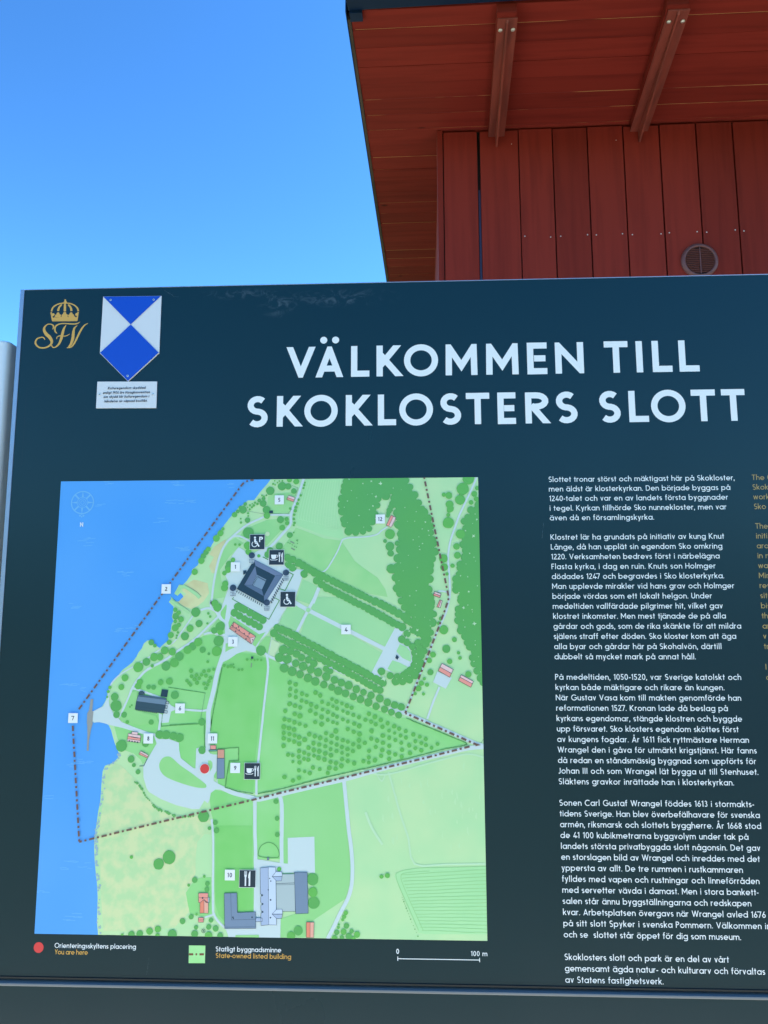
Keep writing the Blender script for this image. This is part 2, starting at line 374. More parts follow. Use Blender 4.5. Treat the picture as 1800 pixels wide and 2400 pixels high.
# ------------------------------------------------------------------ ground (large structure)
M_ground = mat('gravel', (0.55, 0.52, 0.45), rough=0.9, col2=(0.47, 0.44, 0.38), scale=40, bump=0.6, bscale=60)
M_grass = mat('meadow_grass', (0.115, 0.118, 0.048), rough=0.9, col2=(0.075, 0.10, 0.035), scale=0.6, bump=0.4, bscale=25)
def sheet(name, x0, x1, y0, y1, z, m):
    me = bpy.data.meshes.new(name); me.from_pydata([(x0, y0, z), (x1, y0, z), (x1, y1, z), (x0, y1, z)], [], [(0, 1, 2, 3)])
    return tag(link(name, me, m), kind='structure')
sheet('ground', -900, 900, -900, 900, 0.0, M_grass)
sheet('gravel_yard', -9, 3.4, -1.55, 1.7, 0.004, M_ground)  # unseen yard; its edges are shaped for bounce light and the board's reflection
sheet('added_dark_strip', 3.4, 7.0, -30, 1.7, 0.006, mat('dark_strip', (0.055, 0.053, 0.050), rough=.9, col2=(.045, .043, .041), scale=30, bump=.4, bscale=120))  # unseen dark strip added to cut bounce light towards the right

# unseen wood added behind the photographer to hide horizon glow in the board's reflection
wbm = bmesh.new()
for i in range(260):
    an = math.radians(rnd.uniform(150, 390)); R_ = rnd.uniform(58, 72)
    h_ = rnd.uniform(5.5, 9.5)
    mt = Matrix.Translation((R_ * math.cos(an), R_ * math.sin(an) * 1.0, h_ * .5)) @ Matrix.Diagonal((rnd.uniform(2.5, 4), rnd.uniform(2.5, 4), h_ * .52, 1))
    bmesh.ops.create_icosphere(wbm, subdivisions=2, radius=1, matrix=mt)
for v in wbm.verts: v.co += Vector((rnd.uniform(-.35, .35), rnd.uniform(-.35, .35), rnd.uniform(-.3, .3)))
me = bpy.data.meshes.new('horizon_blocker_wood'); wbm.to_mesh(me); wbm.free()
tag(link('horizon_blocker_wood', me, mat('wood_foliage', (0.035, 0.06, 0.022), rough=.9, col2=(0.06, 0.085, 0.03), scale=.8)), 'added wood out of view that hides the bright horizon from the board', 'wood', kind='stuff')

# ------------------------------------------------------------------ red building
# local frame: a along the wall, b into the building, c up from eye height; turned 0.7 degrees to the board
YAW = -0.012; DW = 3.25
ea = Vector((math.cos(YAW), math.sin(YAW), 0)); eb = Vector((-math.sin(YAW), math.cos(YAW), 0))
borg = Vector((0.63005, -1.28491, 0)) + eb * DW
EY = 1.55
def BF(v): return (v[0], v[1], v[2] + EY)
bld = empty('wooden_building', borg); bld.rotation_euler = (0, 0, YAW)
tag(bld, 'red painted wooden building with plank walls and a deep boarded eave behind the sign', 'building')
def bsub(o, lab=None):
    if lab: o['label'] = lab
    return o
# red paint with grain and knots, one material for soffit boards (grain along a) and one for wall boards (grain along c)
def paint(name, along, base, dark, knots=0.5, raw=None):
    m = bpy.data.materials.new(name); m.use_nodes = True; n = m.node_tree; b = n.nodes['Principled BSDF']
    b.inputs['Roughness'].default_value = 0.7; b.inputs['Specular IOR Level'].default_value = 0.12
    tc = n.nodes.new('ShaderNodeTexCoord'); oi = n.nodes.new('ShaderNodeObjectInfo')
    ad = n.nodes.new('ShaderNodeVectorMath'); ad.operation = 'ADD'
    sc = n.nodes.new('ShaderNodeVectorMath'); sc.operation = 'SCALE'; sc.inputs[3].default_value = 37.0
    cb = n.nodes.new('ShaderNodeCombineXYZ')
    for i in range(3): n.links.new(oi.outputs['Random'], cb.inputs[i])
    n.links.new(cb.outputs[0], sc.inputs[0]); n.links.new(tc.outputs['Object'], ad.inputs[0]); n.links.new(sc.outputs[0], ad.inputs[1])
    st = {'a': (0.9, 14, 14), 'c': (14, 14, 0.9)}[along]
    mp = n.nodes.new('ShaderNodeMapping'); mp.inputs['Scale'].default_value = st
    n.links.new(ad.outputs[0], mp.inputs[0])
    gr = n.nodes.new('ShaderNodeTexNoise'); gr.inputs['Scale'].default_value = 2.2; gr.inputs['Detail'].default_value = 6; gr.inputs['Distortion'].default_value = 0.4
    n.links.new(mp.outputs[0], gr.inputs['Vector'])
    r1 = n.nodes.new('ShaderNodeMapRange'); r1.inputs[1].default_value = 0.45; r1.inputs[2].default_value = 0.78
    n.links.new(gr.outputs[0], r1.inputs[0])
    mx = n.nodes.new('ShaderNodeMix'); mx.data_type = 'RGBA'; mx.inputs[6].default_value = base + (1,); mx.inputs[7].default_value = dark + (1,)
    n.links.new(r1.outputs[0], mx.inputs[0])
    # knots
    mk = n.nodes.new('ShaderNodeMapping'); mk.inputs['Scale'].default_value = {'a': (0.55, 1, 0.03), 'c': (1, 0.03, 0.45)}[along]
    n.links.new(ad.outputs[0], mk.inputs[0])
    vo = n.nodes.new('ShaderNodeTexVoronoi'); vo.inputs['Scale'].default_value = 6.0; n.links.new(mk.outputs[0], vo.inputs['Vector'])
    r2 = n.nodes.new('ShaderNodeMapRange'); r2.inputs[1].default_value = 0.030; r2.inputs[2].default_value = 0.085; r2.inputs[3].default_value = knots; r2.inputs[4].default_value = 0.0
    n.links.new(vo.outputs['Distance'], r2.inputs[0])
    m3 = n.nodes.new('ShaderNodeMix'); m3.data_type = 'RGBA'; m3.inputs[7].default_value = tuple(v * 0.35 for v in dark) + (1,)
    n.links.new(r2.outputs[0], m3.inputs[0]); n.links.new(mx.outputs[2], m3.inputs[6])
    # each board its own shade of the same paint
    r3 = n.nodes.new('ShaderNodeMapRange'); r3.inputs[3].default_value = 0.86; r3.inputs[4].default_value = 1.12
    n.links.new(oi.outputs['Random'], r3.inputs[0])
    m4 = n.nodes.new('ShaderNodeVectorMath'); m4.operation = 'SCALE'
    n.links.new(m3.outputs[2], m4.inputs[0]); n.links.new(r3.outputs[0], m4.inputs[3])
    n.links.new(m4.outputs[0], b.inputs['Base Color'])
    bp = n.nodes.new('ShaderNodeBump'); bp.inputs['Strength'].default_value = 0.35; bp.inputs['Distance'].default_value = 0.002
    n.links.new(gr.outputs[0], bp.inputs['Height']); n.links.new(bp.outputs[0], b.inputs['Normal'])
    return m
RED = (0.200, 0.023, 0.0155); RED2 = (0.152, 0.0165, 0.012)
M_soffit = paint('soffit_paint', 'a', RED, (0.140, 0.0155, 0.0115), 0.85)
M_wall = paint('wall_paint', 'c', (0.215, 0.0245, 0.0165), (0.155, 0.0175, 0.0125), 0.6)
M_raw = mat('bare_wood', (0.50, 0.30, 0.10), rough=0.7, col2=RED2, scale=9.0, thr=(0.46, 0.54), stretch=(0.35, 1, 1))
M_dark = mat('dark_gap', (0.012, 0.009, 0.010), rough=0.8)
M_roof = mat('roof_metal', (0.006, 0.020, 0.055), rough=0.35, metal=0.0, spec=0.15)
M_rake = mat('weathered_trim', (0.07, 0.05, 0.038), rough=0.7, col2=(0.04, 0.03, 0.024), scale=14, stretch=(1, 0.2, 1))
M_steel = mat('bracket_paint', (0.235, 0.052, 0.037), rough=0.5, spec=0.3, col2=(0.17, 0.042, 0.032), scale=30, stretch=(1, .2, 1))
M_zinc = mat('zinc', (0.62, 0.62, 0.58), rough=0.35, metal=0.7)
M_gap_sheen = mat('gap_sheen', (0.035, 0.028, 0.075), rough=0.4)  # bluish colour painted in for sky reflected inside the gap

SZ = 0.7240 + EY - EY + 1.5497       # soffit height above eye level, m (2.2737)
def rake(b):                          # a of the soffit's left edge at depth b
    return -0.262 + 0.0165 * (b + 0.7)
edges = [-0.722, -0.628, -0.532, -0.426, -0.327, -0.225, -0.121, -0.016, 0.091, 0.197, 0.298, 0.398, 0.501, 0.613, 0.722, 0.830, 0.938, 1.046, 1.155, 1.265, 1.380, 1.495, 1.600, 1.705, 1.81, 1.915, 2.02, 2.125]
AR = 4.2
for i in range(len(edges) - 1):
    b0, b1 = edges[i] + 0.0012, edges[i + 1] - 0.0012
    right = AR if b0 < 0.0 else 0.13
    dz = rnd.uniform(-0.0012, 0.0012)
    o = prism('soffit_board', [(rake(b0), b0), (right, b0), (right, b1), (rake(b1), b1)], SZ + dz, SZ + 0.019 + dz, M_soffit, bld, BF, bevel=0.0016)
for i in range(1, len(edges) - 1):      # the unpainted tongues that show in the joints
    if i in (3, 8, 16): continue
    gap = {7: 0.0035, 11: 0.0042, 12: 0.0020, 15: 0.003, 9: 0.0016, 10: .0026}.get(i, 0.0013)
    right = AR if edges[i] < 0 else 0.12
    boxes('joint_tongue', [(rake(edges[i]) + 0.01, right, edges[i] - gap / 2 - .0008, edges[i] + gap / 2 + .0008, SZ + 0.0012 if gap > .002 else SZ + 0.0016, SZ + 0.012)], M_raw, bld, frame=BF)
# roof above, fascia along the eave, trim along the rake
prism('roof', [(-0.276, -0.80), (AR + .1, -0.80), (AR + .1, 3.2), (-0.225, 3.2)], SZ + 0.03, SZ + 0.11, M_roof, bld, BF, bevel=.003)
prism('fascia', [(-0.268, -0.728), (AR, -0.80), (AR, -0.86), (-0.275, -0.86)], SZ - 0.004, SZ + 0.16, M_roof, bld, BF, bevel=.002)
boxes('fascia_end_cap', [(-0.263, -0.215, -0.7265, -0.684, SZ - 0.014, SZ - .001)], M_roof, bld, frame=BF, bevel=.001)
prism('rake_board', [(rake(-0.684) - 0.012, -0.684), (rake(-0.684) - .001, -0.684), (rake(2.1) - .001, 2.1), (rake(2.1) - 0.012, 2.1)], SZ - 0.003, SZ + 0.029, M_rake, bld, BF)
prism('rake_flashing', [(rake(-0.72) - 0.0175, -0.72), (rake(-0.72) - 0.0130, -0.72), (rake(2.1) - 0.0130, 2.1), (rake(2.1) - 0.0175, 2.1)], SZ - 0.001, SZ + 0.11, M_roof, bld, BF)

# wall: upright boards with open joints over a dark backing, the corner board on the left
WT = 2.2605
wb = [(0.1085, 0.2648), (0.2792, 0.4560), (0.4605, 0.6130), (0.6185, 0.7735), (0.7790, 0.9380), (0.9440, 1.1035), (1.1100, 1.2700), (1.2765, 1.4350), (1.4415, 1.5985), (1.6050, 1.7630)]
x = 1.7695
while x < AR - 0.2:
    wb.append((x, x + 0.158)); x += 0.1645
boxes('wall_backing', [(0.100, AR - 0.1, 0.024, 0.05, -EY + 0.3, SZ - .002)], M_dark, bld, frame=BF)
boxes('corner_board', [(0.0785, 0.1040, -0.002, 0.10, -EY + 0.2, SZ - .001)], M_wall, bld, frame=BF, bevel=.002)
boxes('side_wall', [(0.088, 0.12, 0.101, 3.0, -EY + 0.2, SZ - .001)], M_wall, bld, frame=BF)
boxes('back_wall', [(0.121, AR - 0.1, 2.97, 3.0, -EY + 0.2, SZ - .001)], M_wall, bld, frame=BF)
boxes('far_side_wall', [(AR - .13, AR - 0.1, 0.051, 2.96, -EY + 0.2, SZ - .001)], M_wall, bld, frame=BF)
boxes('plinth', [(0.06, AR - 0.06, 0.0, 3.05, -EY - .05, -EY + 0.2)], mat('plinth_stone', (0.25, 0.24, 0.22), rough=.9, col2=(.16, .15, .14), scale=8), bld, frame=BF)
boxes('gap_sky_reflection', [(0.2685, 0.2775, 0.010, 0.020, -EY + 0.3, 1.97)], M_gap_sheen, bld, frame=BF)  # strip coloured as the sky's reflection on the side of the wide gap
bm = bmesh.new(); bmesh.ops.create_uvsphere(bm, u_segments=8, v_segments=6, radius=0.0032)
for v in bm.verts: v.co.y *= 0.5
nail_me = bpy.data.meshes.new('nail'); bm.to_mesh(nail_me); bm.free(); nail_me.materials.append(M_zinc)
for k, (a0, a1) in enumerate(wb):
    yy = rnd.uniform(0, 0.0012)
    boxes_ = [(a0, a1, yy, yy + 0.021, -EY + 0.3, WT + rnd.uniform(-.003, .003))]
    o = boxes('wall_board', boxes_, M_wall, bld, frame=BF, bevel=.0022)
    if k >= 2:
        for a in (a0 + 0.014 + rnd.uniform(-.004, .006), a1 - 0.016 + rnd.uniform(-.006, .004)):
            nz_ = bpy.data.objects.new('nail', nail_me); C.objects.link(nz_); nz_.parent = o; nz_.location = (a, yy - 0.0005, 1.725 + rnd.uniform(-.005, .006) + EY)
    if k in (1, 4):
        nz_ = bpy.data.objects.new('nail', nail_me); C.objects.link(nz_); nz_.parent = o; nz_.location = (a1 - 0.03, yy - 0.0005, 2.19 + EY); nz_.scale = (.7, .7, .7)

# two eave brackets: red rafter end, steel flange plate bolted under it, web that deepens towards the wall
def bracket(a0, a1, b0, b1, wdt, lab):
    """centre line from (a0,b0) at the eave to (a1,b1) at the wall"""
    r = empty('eave_bracket'); r.parent = bld; r['label'] = lab
    h = wdt / 2
    def ln(b): return a0 + (a1 - a0) * (b - b0) / (b1 - b0)
    prism('rafter_end', [(ln(-0.86) - h + .001, -0.726), (ln(-0.86) + h - .001, -0.726), (a1 + h - .001, b1 - .005), (a1 - h + .001, b1 - .005)], SZ - 0.038, SZ - 0.0015, M_soffit, r, BF, bevel=.002)
    prism('flange', [(a0 - h, b0), (a0 + h, b0), (a1 + h, b1), (a1 - h, b1)], SZ - 0.0445, SZ - 0.0385, M_steel, r, BF, bevel=.0012)
    # web: thin plate, profile in (b, c)
    bm = bmesh.new(); t = 0.004
    prof = [(b0 + 0.005, -0.0447), (b0 + 0.012, -0.052), (b0 + 0.30, -0.066), (b1 - 0.004, -0.100), (b1 - 0.004, -0.0447)]
    L = [bm.verts.new(BF((ln(b) - t, b, SZ + c))) for b, c in prof]; R = [bm.verts.new(BF((ln(b) + t, b, SZ + c))) for b, c in prof]
    bm.faces.new(L); bm.faces.new(R[::-1])
    for i in range(5): bm.faces.new((L[i], L[(i + 1) % 5], R[(i + 1) % 5], R[i]))
    bmesh.ops.recalc_face_normals(bm, faces=bm.faces)
    me = bpy.data.meshes.new('web'); bm.to_mesh(me); bm.free(); link('web', me, M_steel, r)
    for s_ in (-1, 1):
        bm = bmesh.new(); bmesh.ops.create_uvsphere(bm, u_segments=12, v_segments=8, radius=0.0085)
        for v in bm.verts: v.co.z *= 0.6
        me = bpy.data.meshes.new('bolt'); bm.to_mesh(me); bm.free()
        o = link('bolt', me, M_zinc, r); o.location = BF((ln(b0 + .055) + s_ * h * 0.64, b0 + 0.052, SZ - 0.046))
        for p in me.polygons: p.use_smooth = True
bracket(0.333, 0.356, -0.700, 0.0, 0.075, 'eave bracket nearer the free left end of the roof')
bracket(0.966, 1.014, -0.705, 0.0, 0.080, 'eave bracket above the round vent, further right')

# round ventilation grille
vc = Vector((1.2500, -0.004, 1.583)); vr = 0.082
M_vent = mat('vent_plastic', (0.150, 0.058, 0.055), rough=0.45, spec=0.4)
ve = empty('round_vent'); ve.parent = bld; ve['label'] = 'round louvred ventilation grille set into the red wall'
def ring_mesh(name, prof, m, parent, n=48):
    """revolve (radius, depth) about the b axis through vc"""
    bm = bmesh.new(); rows = []
    for i in range(n):
        a = 6.283185 * i / n
        rows.append([bm.verts.new(BF((vc.x + r_ * math.cos(a), vc.y + d_, vc.z + r_ * math.sin(a)))) for r_, d_ in prof])
    for i in range(n):
        A_, B_ = rows[i], rows[(i + 1) % n]
        for k in range(len(prof) - 1): bm.faces.new((A_[k], A_[k + 1], B_[k + 1], B_[k]))
    bmesh.ops.recalc_face_normals(bm, faces=bm.faces)
    me = bpy.data.meshes.new(name); bm.to_mesh(me); bm.free()
    for p in me.polygons: p.use_smooth = True
    return link(name, me, m, parent)
ring_mesh('rim', [(vr, 0.004), (vr, -0.004), (vr - 0.003, -0.008), (vr - 0.012, -0.013), (vr - 0.0165, -0.011), (vr - 0.0165, 0.002)], M_vent, ve)
ring_mesh('backplate', [(vr - 0.0155, 0.0015), (0.0005, 0.0015)], M_dark, ve)
ri = vr - 0.017
for k in range(-6, 7):
    z = k * 0.0088; hw = math.sqrt(max(0, ri * ri - z * z)) - .001
    if hw < 0.01: continue
    bm = bmesh.new()
    q = [(-0.0095, 0.0012), (-0.0105, -0.0008), (-0.003, -0.0030), (-0.0022, -0.0012)]
    L = [bm.verts.new(BF((vc.x - hw, vc.y + d, vc.z + z + c))) for d, c in q]; R = [bm.verts.new(BF((vc.x + hw, vc.y + d, vc.z + z + c))) for d, c in q]
    bm.faces.new(L); bm.faces.new(R[::-1])
    for i in range(4): bm.faces.new((L[i], L[(i + 1) % 4], R[(i + 1) % 4], R[i]))
    bmesh.ops.recalc_face_normals(bm, faces=bm.faces)
    me = bpy.data.meshes.new('slat'); bm.to_mesh(me); bm.free(); link('slat', me, M_vent, ve)
boxes('centre_bar', [(vc.x - .0018, vc.x + .0018, vc.y - .0125, vc.y - .0108, vc.z - ri, vc.z + ri)], M_vent, ve, frame=BF)
bm = bmesh.new(); bmesh.ops.create_uvsphere(bm, u_segments=8, v_segments=6, radius=0.003)
vsm = bpy.data.meshes.new('screw'); bm.to_mesh(vsm); bm.free(); vsm.materials.append(M_vent)
for s_ in (-1, 1):
    o = bpy.data.objects.new('screw', vsm); C.objects.link(o); o.parent = ve; o.location = BF((vc.x + s_ * (vr - .009), vc.y - .009, vc.z))

# ------------------------------------------------------------------ metal post beside the board
bm = bmesh.new()
px0, px1, py0, py1, pr_ = -0.215, -0.1256, 0.020, 0.105, 0.014
ring = []
for cx, cy, a0 in ((px1 - pr_, py0 + pr_, -90), (px1 - pr_, py1 - pr_, 0), (px0 + pr_, py1 - pr_, 90), (px0 + pr_, py0 + pr_, 180)):
    ring += [(cx + pr_ * math.cos(math.radians(a0 + 90 * i / 6)), cy + pr_ * math.sin(math.radians(a0 + 90 * i / 6))) for i in range(7)]
cxm, cym = (px0 + px1) / 2, (py0 + py1) / 2
lv = [(0.0, 1.0), (Z0 + 0.2685, 1.0), (Z0 + 0.2715, 0.985), (Z0 + 0.2728, 0.95)]
rows = [[bm.verts.new((cxm + (p[0] - cxm) * k, cym + (p[1] - cym) * k, z)) for p in ring] for z, k in lv]
for A_, B_ in zip(rows, rows[1:]):
    for i in range(len(ring)): bm.faces.new((A_[i], A_[(i + 1) % len(ring)], B_[(i + 1) % len(ring)], B_[i]))
bm.faces.new(rows[-1]); bm.faces.new(rows[0][::-1])
bmesh.ops.recalc_face_normals(bm, faces=bm.faces)
me = bpy.data.meshes.new('metal_post'); bm.to_mesh(me); bm.free()
for p in me.polygons: p.use_smooth = len(p.vertices) == 4
tag(link('metal_post', me, M_post), 'pale grey rounded metal post standing at the left edge of the dark sign', 'post')

# ------------------------------------------------------------------ information board
sign = empty('information_board', (0, 0, 0))
tag(sign, 'large dark green information board with a park map, white title and Swedish text', 'sign')
UL, UR, VT, VB = -97.5, 1640.0, 362.0, -819.4
def bx(name, u0, u1, y0, y1, v0, v1, m, bevel=0.0):
    return boxes(name, [(u0 / 1000, u1 / 1000, y0, y1, Z0 + v0 / 1000, Z0 + v1 / 1000)], m, sign, bevel)
panel = bx('panel', UL + 8, UR - 8, 0.0, 0.004, VB, VT - 1.2, M_panel)
bx('side_rail', UL, UL + 7.6, -0.0012, 0.012, VB - 1, VT, M_alu, 0.0009)
bx('side_rail', UR - 7.6, UR, -0.0012, 0.012, VB - 1, VT, M_alu, 0.0009)
bx('top_rail', UL + 8.0, UR - 8.0, -0.0008, 0.030, VT - 1.1, VT + 0.2, M_alu, 0.0004)
bx('backing_frame', UL - 4.5, UR + 4.5, 0.0125, 0.125, VB + 2, VT - 3, M_panel_edge)  # depth extended to shade the post's right face from the sun
bx('bottom_lip', UL + 8.0, UR - 8.0, -0.0016, 0.003, VB - 3.4, VB - 0.1, M_panel_edge, 0.0006)
low = bx('lower_panel', UL - 30, UR + 30, -0.006, 0.030, -1450, -831.6, M_panel, 0.0)
bx('lower_rail', UL - 30, UR + 30, -0.0075, 0.020, -831.4, -827.0, mat('lower_rail_paint', (0.20, 0.20, 0.19), rough=0.55, spec=0.4, rvar=.2, scale=30), 0.0016)
for u in (60, 1440):
    boxes('leg', [(u / 1000, u / 1000 + 0.08, 0.035, 0.115, 0.0, Z0 + 0.30)], M_post, sign, 0.008)

CLIP = (0.0, 740.0, -754.2, 0.0)
# map --------------------------------------------------------------
mp_ = empty('park_map'); mp_.parent = sign; mp_['label'] = 'printed coloured map of the castle park'
def pl(name, m, layer, polys=(), discs=(), lines=(), jag=0.0, clip=CLIP, parent=None, n=14):
    p = Print()
    for q in polys: p.poly(q)
    for d in discs:
        for t in d: p.disc(t[0], t[1], t[2], n=n, jag=jag)
    for pts, wd in lines: p.line(pts, wd)
    return p.build(name, m, layer, parent or mp_, clip)

K = 0.1335       # one tracing unit in mm, for stroke widths
pl('map_water', imat('map_water', (72, 162, 252), (86, 170, 253), 3.0), 1, [[(0, 0), (740, 0), (740, -754.2), (0, -754.2)]])
coast = mm("376.5,2.0 376.2,-0.5 368.8,-10.3 358.1,-22.6 351.5,-32.2 347.5,-36.9 336.6,-37.2 328.6,-44.3 320.5,-49.7 313.9,-57.9 305.9,-67.4 296.7,-79.6 288.8,-90.4 282.2,-98.5 278.5,-109.3 273.3,-118.7 265.4,-126.8 257.5,-136.2 251.2,-150.9 241.9,-157.6 240.8,-165.6 233.1,-177.6 226.6,-184.3 219.8,-184.2 212.2,-198.9 217.8,-203.5 223.0,-198.2 228.0,-204.2 229.5,-210.9 226.2,-212.8 214.1,-213.2 208.4,-206.0 202.9,-213.9 211.3,-221.9 211.5,-228.5 209.2,-239.1 212.2,-247.0 209.1,-252.2 208.1,-262.8 204.4,-271.9 204.7,-279.1 196.2,-286.3 189.8,-292.2 184.2,-288.9 178.7,-283.7 174.4,-279.1 167.7,-279.7 161.9,-285.0 158.9,-292.8 153.8,-299.3 150.1,-307.2 143.8,-316.3 136.0,-322.8 126.9,-329.3 118.0,-340.9 109.2,-351.3 105.5,-357.7 103.2,-365.5 101.7,-375.8 98.7,-383.5 95.0,-389.9 87.3,-395.1 80.1,-398.3 79.8,-405.3 78.6,-414.2 81.7,-417.4 89.7,-416.1 100.4,-418.0 91.5,-416.7 100.9,-418.3 107.1,-420.8 112.1,-429.7 115.3,-439.8 119.9,-452.5 125.0,-462.5 127.3,-467.6 125.6,-475.1 118.7,-482.7 109.6,-485.9 104.4,-487.8 100.9,-496.6 100.2,-507.8 99.7,-525.3 99.4,-543.9 96.4,-562.5 95.2,-577.2 95.3,-578.9 93.9,-589.9 92.1,-605.8 93.0,-622.9 94.4,-637.5 97.5,-659.2 100.3,-674.9 102.6,-695.2 103.2,-719.1 103.4,-734.5 106.3,-754.6 108.2,-766.4")
pl('map_land', imat('map_land', (170, 229, 178), (184, 232, 182), 12.0), 2, [coast + [(760, -770), (760, 20)]])
PALE = imat('map_paths', (193, 224, 234))
# regions
pl('map_reed_bed', imat('map_reeds', (176, 225, 174), (200, 228, 180), 48.0, (0.40, 0.60), detail=3.0), 3, [mm("105.9,-491.5 121.4,-483.9 132.2,-487.6 155.5,-507.5 169.4,-524.8 190.2,-553.1 204.7,-560.9 204.8,-560.9 235.5,-569.3 266.6,-566.0 287.5,-573.1 290.0,-590.2 288.2,-596.7 277.9,-595.5 265.4,-609.0 263.6,-633.3 264.4,-657.3 257.2,-673.0 250.0,-687.4 256.2,-717.1 232.8,-741.0 190.9,-746.3 166.3,-747.9 115.0,-748.6 108.4,-695.1 103.4,-635.0 98.3,-598.4 100.9,-573.9 101.6,-573.5 104.3,-537.7 103.7,-512.8")])
pl('map_beach', imat('map_sand', (206, 224, 176), (196, 206, 160), 30.0, (0.4, 0.65)), 3, [mm("300.1,-105.4 296.5,-122.9 286.1,-139.0 281.5,-164.5 276.7,-164.4 271.6,-152.4 279.3,-136.3 271.0,-132.2 278.8,-118.7 290.8,-110.7"), mm("228.0,-185.6 245.3,-175.7 252.1,-177.0 269.8,-181.8 273.0,-199.1 264.0,-213.0 252.2,-222.0 242.9,-226.0 230.6,-222.0 219.5,-214.0 232.6,-200.3 225.6,-194.9")])
pl('map_meadow', imat('map_meadow', (143, 219, 150), (158, 224, 158), 18.0), 3, [
    mm("422.2,-85.9 443.9,-94.2 471.0,-105.1 501.9,-109.4 507.3,-117.5 524.8,-144.3 538.2,-155.0 564.8,-173.7 578.0,-193.6 581.9,-206.7 551.5,-201.4 525.0,-193.4 493.0,-180.0 466.1,-164.0 431.1,-145.2 404.0,-133.0 398.4,-120.8 410.3,-106.1"),
    mm("372.0,-31.0 381.4,-25.6 418.2,-23.2 424.9,-17.7 418.4,-35.5 409.3,-61.4 378.0,-61.1 371.0,-48.8"),
    mm("321.9,-104.2 338.2,-107.0 356.1,-116.5 372.3,-116.6 398.9,-88.4 410.8,-72.3 402.6,-69.5 371.4,-72.0 351.2,-80.0 331.0,-89.3"),
    mm("316.4,-102.8 305.7,-109.5 296.6,-124.3 290.3,-143.1 285.6,-165.8 282.1,-185.8 280.9,-213.0 281.4,-208.9 300.2,-206.3 302.5,-192.5 294.1,-179.2 290.8,-159.1 306.4,-136.4 320.9,-120.4 331.6,-112.3")])
pl('map_park', imat('map_park', (131, 218, 134), (146, 223, 152), 14.0), 3, [
    mm("145.7,-360.3 162.1,-337.0 184.3,-324.0 204.1,-315.0 217.4,-302.0 235.7,-290.2 248.9,-283.7 264.6,-272.0 283.2,-269.4 300.9,-279.9 302.6,-292.9 297.8,-311.1 316.2,-303.3 329.4,-298.7 356.0,-301.3 377.4,-309.8 398.7,-317.5 399.1,-317.5 420.5,-336.8 473.2,-355.9 525.6,-379.9 577.5,-400.0 598.1,-408.7 598.5,-407.4 612.7,-407.4 617.7,-408.9 663.8,-428.8 695.7,-441.7 712.2,-448.7 689.1,-454.1 637.8,-466.2 586.5,-478.8 554.6,-485.8 477.6,-503.5 413.3,-519.4 365.7,-529.6 358.9,-529.6 331.6,-526.1 309.3,-520.1 298.8,-516.5 293.3,-506.6 131.1,-419.2 134.0,-394.9 139.9,-378.3"),
    mm("286.2,-528.9 292.6,-525.1 312.2,-528.7 356.5,-540.1 358.9,-591.4 364.2,-715.6 364.7,-738.0 315.3,-737.5 299.6,-721.2 296.5,-680.9 294.0,-596.6 290.7,-572.2 287.2,-560.9 284.7,-542.5"),
    mm("364.0,-542.5 394.2,-535.5 400.7,-536.7 401.6,-591.0 403.6,-633.6 364.1,-634.4"),
    mm("117.2,-423.3 138.5,-425.8 178.8,-437.0 191.3,-450.9 177.7,-473.6 169.0,-484.9 164.7,-477.4 152.4,-467.4 133.6,-461.2 123.4,-442.3"),
    mm("129.4,-410.2 135.1,-419.1 161.9,-424.1 178.7,-433.2 191.9,-434.5 192.0,-402.7 150.6,-397.7 134.4,-394.0 125.7,-408.0"),
    mm("259.8,-673.0 269.8,-664.5 290.2,-663.0 292.8,-704.7 293.8,-718.9 278.1,-723.9 257.6,-720.6 253.2,-705.2 249.4,-687.4"),
    mm("233.4,-474.5 255.0,-490.6 258.9,-490.6 257.8,-459.4 264.3,-456.8 276.1,-456.8 274.4,-401.2 269.0,-396.1 238.5,-396.2 212.0,-393.7 210.2,-416.6 197.0,-419.2 194.8,-429.4 228.6,-449.4")])
pl('map_lawn', imat('map_lawn', (118, 210, 118), (132, 216, 134), 14.0), 4, [
    mm("303.3,-318.8 316.3,-306.5 329.4,-300.7 350.8,-303.3 373.4,-309.8 375.0,-323.9 370.9,-381.5 367.8,-420.2 366.2,-387.0 363.3,-436.3 359.1,-478.8 357.5,-528.4 331.5,-524.9 311.9,-520.1 316.0,-479.1 331.7,-477.7 331.1,-456.5 295.9,-458.5 293.0,-451.7 292.5,-434.0 283.2,-429.0 285.8,-385.9 286.6,-384.3 293.8,-356.2 300.8,-324.0"),
    mm("295.5,-582.0 356.2,-581.4 360.4,-714.5 336.3,-714.8 334.3,-686.4 314.0,-687.8 315.2,-731.6 304.7,-721.1 299.1,-704.6"),
    mm("155.5,-398.7 190.3,-405.0 192.0,-413.9 154.7,-410.2")])
pl('map_pasture', imat('map_pasture', (139, 217, 145), (146, 221, 152), 10.0), 4, [
    mm("410.3,-531.1 426.3,-526.7 505.9,-508.3 514.0,-589.9 520.3,-642.5 518.8,-672.2 512.0,-693.6 459.4,-727.3 447.2,-753.2 407.0,-753.8 406.5,-725.6 431.6,-717.1 453.0,-715.6 461.8,-653.9 460.2,-598.1 416.1,-600.3 416.7,-640.3 409.1,-639.9 408.0,-571.2 407.7,-535.4")])
